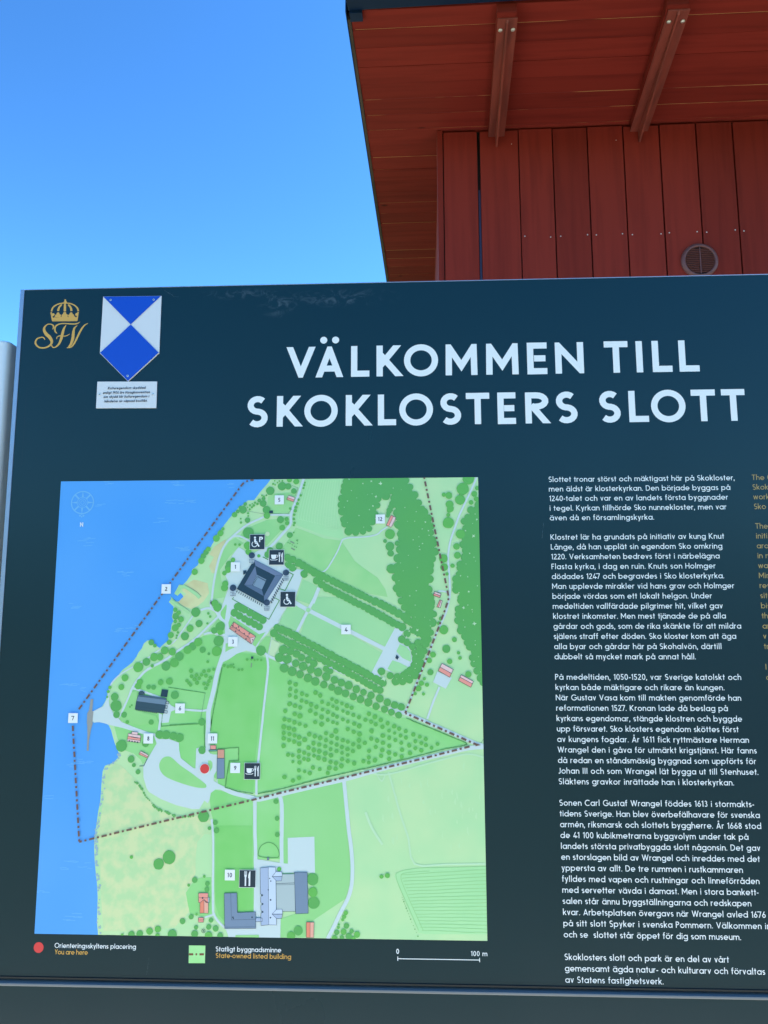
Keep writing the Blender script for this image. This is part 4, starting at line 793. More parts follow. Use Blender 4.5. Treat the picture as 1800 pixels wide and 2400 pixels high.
wd_.build('map_woods', imat('map_wood', (90, 177, 96), (88, 175, 100), 8.0), 8, mp_, CLIP)
tr_ = Print()
for t in mm("383.7,-2.9,1.4 388.6,-6.4,1.4 392.0,-3.4,1.4 397.4,-3.0,1.6 381.1,-8.4,1.9 384.6,-10.2,1.4 409.7,-1.1,4.8 422.0,-4.6,5.2 340.9,-46.1,2.0 344.9,-43.4,1.1 349.7,-41.5,2.0 347.7,-46.5,2.3 344.4,-49.6,1.9 354.1,-43.8,2.3 361.7,-28.8,1.6 365.2,-30.9,1.9 369.6,-28.5,1.6 371.3,-64.5,5.8 336.9,-49.6,1.2 340.7,-53.3,2.0 314.0,-62.6,4.8 337.8,-60.1,1.9 338.2,-64.9,1.6 325.1,-69.7,1.6 325.7,-76.5,2.2 294.2,-87.4,3.0 290.0,-94.9,5.5 283.1,-103.9,6.1 269.4,-122.7,4.4 257.7,-142.9,5.7 406.0,-70.9,3.7 407.1,-78.3,3.8 398.5,-86.0,5.1 411.8,-52.5,2.3 418.8,-94.7,1.4 316.7,-114.9,2.2 324.2,-115.3,2.3 338.5,-117.1,6.8 340.1,-127.9,5.4 313.3,-141.8,4.1 305.7,-159.2,5.4 299.1,-164.5,4.1 300.9,-183.2,5.4 299.8,-189.9,6.1 246.8,-162.3,5.4 358.5,-135.0,3.0 437.4,-6.9,1.6 436.1,-11.0,2.2 434.8,-16.5,1.9 430.2,-29.2,2.2 426.6,-37.0,2.2 424.5,-43.8,2.7 422.1,-50.2,2.7 420.8,-56.4,3.1 419.1,-63.5,2.4 418.6,-71.0,2.4 420.0,-77.8,2.4 418.7,-81.8,1.9 586.3,-98.5,8.7 723.1,-2.9,9.9 713.1,-20.5,10.7 708.1,-39.5,8.8 688.8,-31.8,6.0 680.1,-30.4,3.7 689.9,-47.4,6.7 691.1,-54.9,6.0 689.1,-58.2,4.0 687.3,-65.9,3.5 687.1,-79.8,9.6 732.9,-29.5,5.1 736.1,-38.3,4.3 727.0,-44.4,4.0 738.5,-19.4,4.0 707.7,-99.4,8.0 700.8,-120.7,5.6 701.9,-136.0,5.9 678.0,-141.2,7.4 679.1,-156.4,6.6 693.4,-153.8,3.7 683.8,-167.7,2.9 677.0,-262.2,7.6 694.7,-278.7,4.2 701.2,-300.5,2.9 703.7,-309.1,3.1 658.3,-303.6,4.9 652.1,-313.3,4.4 686.3,-314.8,4.5 717.2,-335.8,5.2 643.3,-343.5,2.7 638.3,-350.8,4.3 647.6,-353.4,3.5 633.3,-359.4,4.9 627.6,-368.0,2.8 641.8,-368.5,2.6 672.1,-243.4,3.4 668.3,-251.1,3.1 181.9,-288.3,3.2 214.9,-227.2,3.8 221.1,-232.5,4.0 225.6,-243.7,5.1 215.6,-247.3,3.2 216.0,-258.2,6.1 221.9,-253.6,4.0 221.0,-266.1,2.2 219.6,-271.3,2.1 218.7,-275.5,1.6 208.7,-270.6,5.4 206.6,-282.7,4.4 199.1,-296.5,6.7 212.5,-298.7,6.4 181.4,-307.8,7.0 191.4,-307.4,5.9 178.6,-322.4,2.9 154.5,-324.7,8.6 132.2,-342.5,5.9 126.6,-358.0,5.1 158.2,-349.5,5.3 155.6,-356.4,5.6 194.3,-350.1,4.8 209.3,-348.2,5.9 216.9,-317.5,7.4 106.8,-358.4,2.9 104.2,-365.5,2.7 102.9,-374.5,1.9 139.6,-415.9,3.2 146.1,-387.9,1.6 143.1,-390.8,1.6 283.7,-216.2,6.1 288.6,-223.4,7.4 272.8,-233.7,2.3 276.3,-239.2,2.3 271.7,-250.8,1.9 242.0,-259.3,6.2 256.6,-282.4,7.0 238.8,-295.5,7.0 216.6,-316.9,7.4 212.6,-298.7,6.4 289.4,-297.7,8.5 294.5,-266.2,4.7 274.2,-315.6,2.5 133.3,-403.9,0.4"): tr_.disc(t[0], t[1], t[2], 18, .05)
for t in mm("246.2,-330.7,3.7 268.4,-331.4,3.2 276.7,-330.4,3.3 285.0,-328.1,2.7 247.4,-339.8,3.3 255.6,-337.8,3.2 264.4,-337.3,3.1 272.0,-338.8,3.3 252.5,-344.9,3.5 260.6,-343.1,3.1 280.1,-342.4,3.5 277.6,-347.8,3.3 239.4,-347.2,2.9 243.2,-351.1,2.9 246.2,-354.3,2.9 257.1,-350.7,3.7 269.1,-352.1,3.1 275.5,-353.6,2.9 272.4,-360.0,3.0 302.7,-321.7,2.9 309.4,-324.0,2.7 314.5,-322.7,3.2 318.9,-319.8,1.5 319.4,-325.0,2.0 328.1,-328.9,2.3 334.1,-328.6,2.4 342.1,-311.8,2.3 349.6,-311.8,1.9 354.9,-312.6,1.9 360.2,-312.1,1.9 366.2,-312.6,2.1 253.9,-675.7,2.4 279.3,-661.6,2.3 268.4,-720.4,2.0 156.6,-632.9,2.9 191.8,-747.1,5.4 205.3,-743.8,5.1 146.7,-754.0,2.6 403.0,-648.9,3.7 458.7,-683.9,7.6 423.9,-751.2,6.9 512.7,-714.8,3.5 510.2,-720.7,3.3 507.7,-725.4,2.5 501.5,-732.5,1.8 500.9,-737.2,2.3 509.4,-743.5,4.8 531.0,-747.3,5.0 494.8,-753.7,4.7 525.4,-753.8,3.7 570.6,-658.6,3.0 570.6,-658.6,3.3 580.2,-656.7,4.1 289.1,-752.6,6.3 205.2,-753.8,3.8"): tr_.disc(t[0], t[1], t[2], 13, .06)
for t in mm("408.7,-397.0,3.7 424.8,-402.0,3.7 433.9,-405.1,4.4 451.2,-396.6,3.7 460.5,-401.6,3.4 407.6,-410.7,3.7 415.9,-412.8,2.9 424.7,-415.9,3.7 433.5,-418.4,3.4 443.4,-421.2,3.5 459.9,-415.1,3.5 470.6,-418.5,4.2 470.5,-406.7,4.2 480.7,-411.3,3.4 481.2,-398.7,3.4 471.7,-394.5,2.9 461.6,-390.5,3.7 434.2,-391.2,3.4 425.0,-388.7,3.7 415.7,-385.6,3.7 452.4,-386.7,3.7 489.6,-389.2,2.6 496.4,-393.0,3.4 489.7,-403.1,3.4 496.6,-406.2,3.1 489.8,-415.0,3.2 496.7,-417.1,2.9 506.3,-397.0,2.6 514.4,-399.8,3.4 512.8,-388.5,3.9 520.9,-391.4,3.6 523.9,-403.3,3.2 533.4,-406.7,3.6 506.0,-410.6,3.2 514.7,-413.9,3.2 525.1,-417.4,3.6 533.9,-421.2,4.1 514.5,-426.2,3.6 524.6,-430.6,3.6 534.4,-434.3,4.1 544.3,-411.1,3.6 553.7,-414.2,3.4 550.1,-401.6,3.6 560.1,-406.0,4.1 569.9,-411.4,3.6 561.7,-418.5,3.1 572.7,-422.3,3.6 554.6,-429.2,3.9 494.7,-429.5,4.4 406.8,-422.9,4.2 415.7,-425.0,3.7 424.4,-427.8,3.8 407.0,-432.9,3.5 416.6,-434.8,3.5 425.3,-437.0,3.4 432.9,-440.1,3.9 442.3,-443.7,4.2 450.0,-434.9,3.9 459.1,-438.1,3.9 468.3,-440.8,3.9 478.0,-433.0,3.5 487.6,-437.2,3.9 406.8,-441.7,3.8 416.0,-444.8,3.4 424.6,-447.0,3.6 433.0,-450.8,3.9 406.8,-453.9,3.9 457.4,-449.4,3.8 466.8,-451.5,3.6 478.1,-444.3,3.6 487.1,-448.5,3.4 496.7,-441.3,3.5 496.2,-451.7,3.6 506.2,-444.4,3.6 514.6,-446.9,3.4 533.3,-444.3,3.9 523.7,-450.9,3.6 543.3,-448.6,3.6 554.0,-441.5,3.7 563.4,-444.4,3.6 572.7,-436.6,3.6 572.7,-448.2,3.3 449.0,-456.5,3.8 457.8,-460.5,3.9 466.9,-462.4,4.1 476.9,-454.3,3.5 486.0,-458.9,3.4 496.0,-461.9,3.6 505.0,-455.3,3.5 514.3,-458.7,3.7 523.3,-461.8,3.6 533.4,-454.9,3.9 433.2,-462.2,3.6 441.8,-464.9,3.5 477.0,-465.7,3.9 505.0,-464.7,3.2 561.3,-454.8,3.5 550.4,-461.4,3.2 572.0,-459.7,3.6 414.8,-467.9,3.6 422.6,-469.1,3.2 432.8,-471.6,3.6 449.4,-467.8,3.2 458.3,-469.6,3.2 486.6,-468.8,3.9 514.7,-468.0,3.2 549.8,-471.6,3.5 570.3,-469.0,3.5 441.4,-474.6,3.2 448.9,-476.2,3.6 465.9,-472.9,4.1 476.0,-475.7,3.9 505.3,-474.9,3.5 423.0,-479.3,2.6 434.1,-480.6,3.6 486.1,-479.4,3.5 495.1,-481.2,3.9 514.8,-478.0,3.5 540.9,-477.8,3.5 549.8,-480.0,3.2 560.0,-476.1,3.9 504.5,-485.5,4.1 525.5,-481.4,3.9 456.5,-488.5,3.6 468.2,-491.2,3.2 484.2,-489.0,4.0 494.6,-490.2,3.6 433.3,-493.3,3.2 442.9,-495.1,2.8 451.5,-497.5,3.6 481.6,-497.1,3.5 409.2,-504.0,3.8 433.7,-505.3,3.6 423.5,-509.8,3.5"): tr_.disc(t[0], t[1], t[2], 10, .10)
for t in mm("415.7,-350.2,3.9 426.0,-353.4,3.8 416.6,-361.1,3.5 426.5,-364.5,3.5 416.1,-371.3,3.5 426.3,-374.2,3.5 436.7,-368.7,3.7 445.0,-371.5,3.1 459.6,-366.7,3.9 467.7,-371.4,3.9 436.2,-379.9,3.3 416.3,-385.2,3.8 425.4,-388.4,3.7 434.4,-391.3,3.4 444.3,-382.6,3.3 452.2,-386.4,3.8 470.8,-382.2,3.3 461.5,-390.6,3.7 487.8,-377.5,3.1 495.4,-381.3,3.8 481.3,-385.7,3.5 504.5,-384.4,3.1 512.6,-387.9,3.6 520.9,-391.3,3.6 408.7,-397.1,3.5 424.8,-401.7,3.7 433.9,-405.2,4.2 450.8,-396.6,3.8 460.3,-401.6,3.4 471.6,-394.6,3.1 480.8,-398.7,3.5 470.4,-406.6,3.9 489.4,-389.2,2.7 496.3,-392.6,3.4 489.5,-403.1,3.4 496.4,-406.5,3.1 506.4,-396.6,2.9 514.2,-400.2,3.5 523.8,-403.3,3.4 533.4,-406.8,3.6 550.0,-401.1,3.6 560.0,-406.3,4.1 569.7,-411.3,3.6 407.6,-410.6,3.5 415.7,-412.7,3.3 424.5,-415.6,3.7 506.2,-410.6,3.4 581.1,-416.3,3.4 570.0,-411.4,3.5 561.5,-418.5,3.5 572.9,-422.3,3.6 581.3,-416.6,3.5 592.3,-421.2,3.9 600.6,-425.3,3.6 583.5,-428.5,3.1 592.9,-432.4,2.8 611.4,-429.2,3.5 602.8,-436.3,3.3 611.7,-439.6,3.3 624.2,-434.5,3.6 634.9,-438.2,3.3 644.7,-441.6,3.5 573.8,-436.6,3.6 583.8,-440.0,3.6 594.0,-443.8,3.3 563.7,-444.8,3.6 604.0,-448.1,3.3 627.4,-445.5,3.2 637.1,-448.2,3.3 645.0,-451.5,3.3 664.2,-449.5,3.2 573.8,-448.2,3.5 584.0,-453.2,3.6 617.1,-452.0,3.7 654.3,-455.8,3.2 627.3,-456.5,3.3 637.0,-460.0,3.5 605.2,-459.3,3.6 618.4,-464.4,3.7 572.4,-459.9,3.9 583.5,-464.0,4.0 593.9,-466.8,3.7 604.5,-470.4,3.7 570.5,-469.2,3.5 583.7,-473.9,3.5"): tr_.disc(t[0], t[1], t[2], 10, .10)
tr_.build('map_trees', imat('map_tree', (98, 190, 92), (94, 184, 96), 8.0), 9, mp_, CLIP)
sp_ = Print()
for t in mm("324.7,-229.5,1.7 333.2,-234.4,1.1 339.9,-238.4,1.3 346.7,-242.0,1.3 354.1,-246.0,1.1 361.2,-249.0,1.5 367.9,-253.5,1.6 394.5,-265.9,0.9 403.2,-269.3,1.2 411.2,-272.8,1.5 419.0,-276.7,1.3 402.9,-269.6,0.9 411.2,-272.8,1.2 419.0,-276.7,1.3 427.2,-281.7,1.3 433.3,-285.2,1.6 441.2,-288.0,1.1 448.9,-292.6,1.1 455.8,-295.8,1.5 465.5,-301.0,1.8 468.8,-303.6,1.3 477.6,-307.8,1.6 485.6,-312.3,1.6 492.2,-315.1,1.8 498.2,-318.7,1.3 506.7,-323.2,1.7 522.1,-331.2,1.6 527.4,-333.5,1.6 535.5,-338.2,1.6 543.1,-342.6,1.2 549.9,-346.5,1.7 558.1,-349.6,2.0 565.9,-354.1,2.3 574.6,-357.9,2.1 407.7,-303.3,2.4 448.3,-320.3,2.6 415.0,-321.3,3.2 428.9,-327.8,3.2 441.9,-332.5,2.6 454.7,-337.4,2.4 467.2,-343.1,2.6 481.0,-348.8,2.6 495.2,-353.5,2.9 507.2,-358.6,2.9 519.0,-364.3,2.9 531.4,-369.8,2.6 544.4,-374.2,2.6 558.1,-379.8,2.6 571.0,-385.1,2.6 584.6,-390.5,2.6 595.6,-395.5,2.1 575.0,-343.0,5.2 443.1,-303.9,1.8 435.1,-298.8,1.8 491.3,-329.0,1.8 408.2,-146.1,0.9 417.0,-148.8,1.3 422.9,-154.2,1.2 444.1,-166.8,1.1 471.6,-179.0,1.6 479.7,-183.9,1.3 487.4,-187.0,1.9 495.0,-191.3,1.5 502.8,-195.9,1.5 509.1,-199.2,1.6 516.6,-203.2,0.9 523.7,-205.9,1.9 531.0,-209.5,1.9 519.0,-21.7,1.4 528.5,-34.6,0.9 512.3,-40.0,1.5 507.0,-50.9,1.1 532.6,-65.8,1.5 512.5,-78.2,0.8 540.7,-86.1,1.2 556.8,-49.0,1.9 550.8,-55.7,1.2 562.2,-32.7,2.7 555.5,-27.5,1.1 547.4,-28.7,0.8 570.4,-9.5,3.5 554.1,-5.3,2.2 539.3,-9.2,1.6 584.2,-24.7,0.1 592.3,-18.0,1.1 606.0,-20.8,0.7 612.3,-52.4,1.3 632.0,-59.8,1.3 616.8,-76.5,0.9 629.2,-76.4,1.2 647.8,-78.1,1.9 642.1,-89.9,1.5 636.2,-103.6,1.2 626.3,-108.9,1.3 642.5,-115.4,1.6 636.9,-120.3,1.2 637.7,-125.6,1.6 617.7,-135.5,1.1 633.1,-156.6,1.2 608.9,-162.0,0.8 601.3,-178.9,0.9 630.9,-196.1,1.5 619.9,-204.9,1.2 652.7,-93.0,1.6 653.9,-101.0,1.6 736.1,-74.1,2.1 728.9,-81.2,0.9 730.2,-102.9,3.2 723.0,-132.8,1.5 730.2,-139.5,1.2 732.7,-146.1,0.8 716.4,-150.9,0.9 706.8,-171.1,1.4 718.8,-172.8,1.4 734.9,-188.3,1.2 720.2,-198.0,2.1 703.5,-199.9,1.6 604.4,-148.5,1.1 733.6,-64.7,1.1 716.5,-93.4,1.6 629.0,-220.5,1.2 628.8,-240.7,0.8 653.7,-245.9,0.9 654.3,-255.6,1.2 644.8,-241.1,0.8 579.6,-234.0,1.7 587.7,-239.0,1.2 594.9,-242.3,0.7 601.5,-246.2,1.1 607.5,-250.0,1.4 613.7,-253.4,0.9 622.1,-258.2,1.6 618.6,-264.3,1.8 631.9,-262.7,2.6 613.5,-275.0,2.4 620.0,-280.2,1.6 628.6,-272.4,2.4 627.8,-294.3,1.0 630.3,-302.3,1.4 629.9,-318.4,1.2 628.1,-326.4,1.2 617.3,-337.9,0.9 606.6,-343.0,1.2 596.8,-343.6,1.0 589.7,-343.0,1.0 710.9,-225.3,2.6 718.2,-220.7,1.2 725.2,-228.5,1.4 725.8,-232.4,1.0 710.6,-246.0,1.2 728.7,-251.9,3.4 712.7,-257.7,1.3 729.5,-280.3,1.0 729.6,-287.3,1.3 726.9,-314.8,1.2 734.8,-307.2,1.0 737.5,-332.0,0.8 220.9,-245.7,1.3 553.5,-220.2,1.5 559.1,-223.1,1.3 538.9,-213.4,0.9 546.2,-216.3,1.2 531.4,-209.7,1.6 572.6,-231.8,1.6 579.6,-234.4,1.3 587.8,-239.0,1.2 594.6,-242.2,0.9 601.3,-246.2,1.2 607.4,-249.7,1.4"):
    n_ = 8; ph = rnd.random() * 3
    sp_.poly([(t[0] + t[2] * (1.15 if i % 2 else .45) * math.cos(ph + i * 6.283 / n_) * rnd.uniform(.7, 1.2), t[1] + t[2] * (1.15 if i % 2 else .45) * math.sin(ph + i * 6.283 / n_) * rnd.uniform(.7, 1.2)) for i in range(n_)])
sp_.build('map_wood_clearings', imat('map_clearing', (186, 232, 196)), 10, mp_, CLIP)

# buildings on the map
M_ol = imat('map_outline', (38, 66, 88))
pink = imat('map_roof_pink', (238, 158, 152)); pinkl = imat('map_roof_light_pink', (236, 205, 212)); pinkd = imat('map_roof_brown_pink', (205, 148, 142)); org = imat('map_roof_orange', (224, 142, 122)); orgl = imat('map_roof_pale_orange', (240, 178, 164))
slate = imat('map_roof_slate', (114, 145, 178)); slated = imat('map_roof_dark', (30, 64, 88)); slate2 = imat('map_roof_blue', (160, 190, 226)); slatel = imat('map_roof_pale_blue', (190, 220, 250)); courty = imat('map_court', (168, 198, 208))
def mapbuild(name, faces, lab=None, ow=3.6, extra=None, layer=11):
    """faces: [(polygon, material)]; the outline of every face is inked"""
    mats = []; r = None; out = Print(); b = {}
    for q, m in faces:
        b.setdefault(m.name, (Print(), m))[0].poly(q); out.line(q, ow * K, closed=True)
    if extra: extra(out)
    r = empty(name) ; r.parent = sign
    r.parent = mp_; bpy.data.objects.remove(r)
    # one mesh, several inks
    vs, fs, mi, ml = [], [], [], []
    for pr, m in b.values():
        o0 = len(vs); vs += [(v[0], v[1] - layer * LAYER, v[2]) for v in pr.v]; fs += [tuple(i + o0 for i in f) for f in pr.f]; mi += [len(ml)] * len(pr.f); ml.append(m)
    o0 = len(vs); vs += [(v[0], v[1] - (layer + .6) * LAYER, v[2]) for v in out.v]; fs += [tuple(i + o0 for i in f) for f in out.f]; mi += [len(ml)] * len(out.f); ml.append(M_ol)
    me = bpy.data.meshes.new(name); me.from_pydata(vs, [], fs)
    for p, k in zip(me.polygons, mi): p.material_index = k
    bm = bmesh.new(); bm.from_mesh(me)
    for f in bm.faces:
        f.normal_update()
        if f.normal.y > 0: f.normal_flip()
    bmesh.ops.triangulate(bm, faces=[f for f in bm.faces if len(f.verts) > 4], ngon_method='EAR_CLIP')
    bm.to_mesh(me); bm.free()
    o = link(name, me, ml, mp_)
    if lab: o['label'] = lab
    return o
def mid(a, b, t=.5): return (a[0] + (b[0] - a[0]) * t, a[1] + (b[1] - a[1]) * t)
def house(q, m1, m2, t=.5, longways=True, **kw):
    a, b, c, d = q
    m_, n_ = mid(a, d, t), mid(b, c, t)
    mapbuild('map_house', [([a, b, n_, m_], m1), ([m_, n_, c, d], m2)], **kw)
house(mm("408.8,-29.3 420.1,-33.5 417.5,-40.7 405.7,-36.1"), pinkl, pink)
house(mm("596.7,-69.9 588.7,-86.7 579.9,-83.0 588.4,-65.5"), pinkl, pink)
house(mm("662.1,-197.6 673.2,-201.5 671.2,-208.3 659.8,-204.0"), pinkl, pink, ow=6)
house(mm("675.1,-213.4 671.4,-225.5 665.7,-223.8 670.8,-212.1"), pinkl, pink, ow=5)
house(mm("673.1,-318.0 692.1,-328.2 685.7,-341.0 666.8,-330.2"), pinkl, pink, ow=5)
house(mm("705.1,-336.9 725.3,-347.6 720.9,-357.4 700.2,-346.3"), pinkl, pink, t=.4, ow=5)
def wins8(o):
    for q in mm("144.8,-446.7 149.5,-447.5 154.2,-448.1 158.8,-448.8"): o.poly([(q[0] - 1.2, q[1] - 1.2), (q[0] + 1.2, q[1] - 1.2), (q[0] + 1.2, q[1] + 1.0), (q[0] - 1.2, q[1] + 1.0)])
    o.line(mm("147.2,-440.3 159.2,-441.9"), 5 * K)
mapbuild('map_house', [(mm("142.3,-434.4 163.9,-437.7 163.6,-442.2 142.1,-438.7"), pinkl), (mm("142.1,-438.7 163.6,-442.2 163.3,-446.2 141.4,-443.5"), pink), (mm("141.4,-443.5 163.3,-446.2 163.1,-449.7 140.9,-447.3"), pinkl), (mm("148.1,-431.5 158.7,-432.3 158.6,-436.9 148.0,-435.6"), pinkl)], extra=wins8)
house(mm("164.7,-463.0 178.5,-469.8 176.8,-474.6 162.1,-468.4"), pinkl, pink)
mapbuild('map_house', [(mm("270.8,-687.4 286.5,-687.2 287.0,-701.8 283.8,-701.9 280.0,-697.2 274.2,-702.0 271.3,-702.0"), pink), (mm("280.0,-697.2 287.4,-702.4 287.8,-718.4 280.7,-717.9"), orgl), (mm("280.0,-697.2 273.6,-702.6 274.1,-718.6 280.7,-717.9"), org), (mm("286.7,-693.9 289.3,-693.8 289.2,-701.8 287.0,-701.8"), courty)], extra=lambda o: (o.line(mm("271.0,-694.7 286.7,-694.5"), 4 * K), o.disc(*mm("277.8,-694.8,1.5")[0], 10)))
house(mm("271.8,-725.1 280.2,-725.0 280.4,-732.1 272.0,-732.2"), pink, pink)
house(mm("448.7,-729.5 449.0,-752.9 460.9,-752.8 461.1,-729.6"), org, orgl)
mapbuild('map_house', [(mm("317.4,-248.5 356.1,-273.0 346.2,-276.0 317.0,-256.4"), pink), (mm("317.4,-248.5 317.0,-256.4 310.4,-259.6"), pink), (mm("317.0,-256.4 346.2,-276.0 349.0,-285.8 310.4,-259.6"), pinkd), (mm("356.1,-273.0 346.2,-276.0 349.0,-285.8"), pinkl)], extra=lambda o: [o.disc(*t, 8) for t in mm("315.6,-254.8,1.1 326.2,-256.8,1.2 344.9,-268.4,1.2 322.1,-258.7,1.1 327.4,-262.3,1.1 336.2,-267.9,1.1 342.7,-272.5,1.1 350.9,-278.6,1.1 321.2,-264.2,1.2 339.5,-277.3,1.3")] and [o.line([(a[0], a[1]), (a[0] + 1.5, a[1] - 1.4)], 1.0) for a in mm("323.3,-268.2 326.7,-270.5 330.1,-272.7 333.5,-274.9 342.3,-281.2 345.0,-282.8")])
mapbuild('map_house', [(mm("283.2,-453.3 292.8,-453.3 293.0,-459.8 283.4,-459.9"), pink), (mm("281.2,-460.5 294.6,-460.4 294.7,-462.7 281.3,-462.8"), imat('map_porch', (96, 165, 160)))], extra=lambda o: o.line(mm("281.3,-454.2 281.2,-451.1 290.1,-451.0 290.2,-452.9"), 3 * K))
mapbuild('map_house', [(mm("295.9,-460.2 307.0,-460.1 307.4,-474.1 296.0,-474.2"), imat('map_roof_tan', (205, 158, 142))), (mm("295.3,-474.4 307.6,-474.4 308.4,-506.5 296.2,-507.1"), slate)])
# church
def chx(o):
    o.line(mm("153.8,-390.0 167.1,-391.6 187.2,-394.1 200.5,-395.8"), 2.5 * K)
    for (u, v) in mm("155.3,-395.5 158.7,-396.1 162.0,-396.6 165.4,-397.1 168.7,-397.6 172.1,-398.1 175.4,-398.6 178.8,-399.1 182.1,-399.6 185.4,-400.1 188.8,-400.6"): o.disc(u, v, 1.2, 6)
    for q in (mm("205.3,-381.3 210.0,-381.9 209.4,-385.8 205.2,-385.1"), mm("204.2,-388.3 207.6,-388.7 207.1,-393.4 204.1,-392.9"), mm("202.6,-396.6 207.9,-397.3 207.4,-401.1 202.3,-400.5")): o.line(q, 6 * K, closed=True)
ap = mm("162.2,-369.2,5.1")[0]
mapbuild('map_church', [(mm("157.5,-370.3 205.4,-376.2 205.2,-378.7 156.3,-373.1"), imat('map_roof_teal', (70, 106, 132))), (mm("156.3,-373.1 205.2,-378.7 204.2,-387.7 154.0,-381.4"), imat('map_roof_steel', (104, 138, 166))), (mm("154.0,-381.4 204.2,-387.7 202.1,-401.4 152.1,-394.9"), imat('map_roof_deep', (48, 82, 102))), (mm("197.2,-361.7 207.6,-363.0 206.4,-374.5 195.4,-373.0"), slated), ([(ap[0] + ap[2] * math.cos(math.radians(a)), ap[1] + ap[2] * math.sin(math.radians(a))) for a in range(-10, 200, 15)], imat('map_apse', (54, 86, 104)))], extra=chx, lab='grey roofed church drawn on the map')
# palace farm
mapbuild('map_farm_block', [(mm("313.3,-687.2 334.1,-686.4 335.7,-716.6 365.5,-715.2 366.3,-740.3 315.4,-741.3"), slate)], extra=lambda o: (o.line(mm("323.9,-686.5 326.2,-727.9 366.0,-726.2"), 3 * K), o.line(mm("315.4,-739.1 366.2,-737.7"), 3 * K), [o.disc(*t, 6) for t in mm("328.5,-723.8,1.4 329.4,-725.8,1.1 360.0,-723.3,1.4")]))
mapbuild('map_farm_block', [(mm("371.7,-647.5 385.0,-645.8 387.6,-734.4 374.8,-736.0 374.4,-717.2 376.6,-714.9 374.0,-711.9 373.9,-705.4 376.6,-703.0 373.5,-700.1 373.4,-691.8 375.7,-689.4 372.9,-687.1"), slate2), (mm("385.0,-645.8 397.2,-646.0 400.0,-734.6 387.6,-734.4"), slatel), (mm("366.1,-724.1 376.8,-724.3 376.9,-729.6 366.2,-730.0"), slate2)],
         extra=lambda o: [o.disc(*t, 6) for t in mm("387.7,-663.3,1.0 389.5,-667.5,1.1 385.7,-681.0,1.1 389.8,-696.4,1.5 390.1,-723.5,1.4 375.7,-689.4,1.7 376.6,-702.8,1.6 376.9,-714.9,1.6")])
mapbuild('map_farm_block', [(mm("397.9,-656.8 428.2,-656.1 430.5,-713.6 399.7,-714.0"), courty)], layer=10.5, extra=lambda o: (o.line(mm("398.2,-671.3 428.4,-669.8"), 5 * K), o.line(mm("398.2,-673.1 428.4,-672.1"), 3 * K)))
mapbuild('map_farm_block', [(mm("428.1,-653.4 449.3,-653.2 451.5,-716.2 431.0,-717.1"), slate)])
for q in (mm("391.8,-660.3 397.9,-652.8 407.1,-652.7 408.2,-656.3 408.0,-659.9"), mm("392.8,-717.9 399.7,-710.7 408.8,-710.3 409.7,-714.1 409.5,-717.7")): mapbuild('map_gable', [(q, slatel)], layer=12)
for q in (mm("391.8,-660.5 408.0,-660.1 407.1,-666.7 398.9,-667.1"), mm("392.8,-718.2 409.5,-718.0 408.6,-724.2 400.2,-724.8")): mapbuild('map_gable', [(q, slate2)], layer=12)
mapbuild('map_pavilion', [(mm("597.0,-304.0 600.5,-307.8 598.3,-311.7 594.8,-309.1"), slated)]); mapbuild('map_well', [(mm("382.8,-630.8 386.0,-630.8 386.0,-634.6 382.9,-634.6"), slate)])
mapbuild('map_shed', [(mm("375.9,-56.1 381.7,-56.1 381.4,-60.2 375.3,-60.1"), slated)], extra=lambda o: o.line(mm("375.9,-58.0 381.4,-58.3"), 2 * K))
mapbuild('map_shed', [(mm("349.1,-306.9 352.4,-306.9 352.5,-310.4 349.2,-310.4"), slated)])
bn = Print()
for q in (mm("413.1,-109.9 419.9,-113.6"), mm("414.6,-121.6 421.4,-125.3"), mm("349.8,-317.5 349.1,-325.0")): bn.line(q, 15 * K)
bn.build('map_benches', imat('map_bench', (128, 158, 138)), 7, mp_)
rg = Print(); rg.line(arc(*mm("280.4,-745.4,2.8")[0][:2], mm("280.4,-745.4,2.8")[0][2], mm("280.4,-745.4,2.8")[0][2], 0, 360, 16)[:-1], .7, closed=True); rg.disc(*mm("280.4,-745.4,1.1")[0], 8)
rg.build('map_fountain', M_ol, 9, mp_)
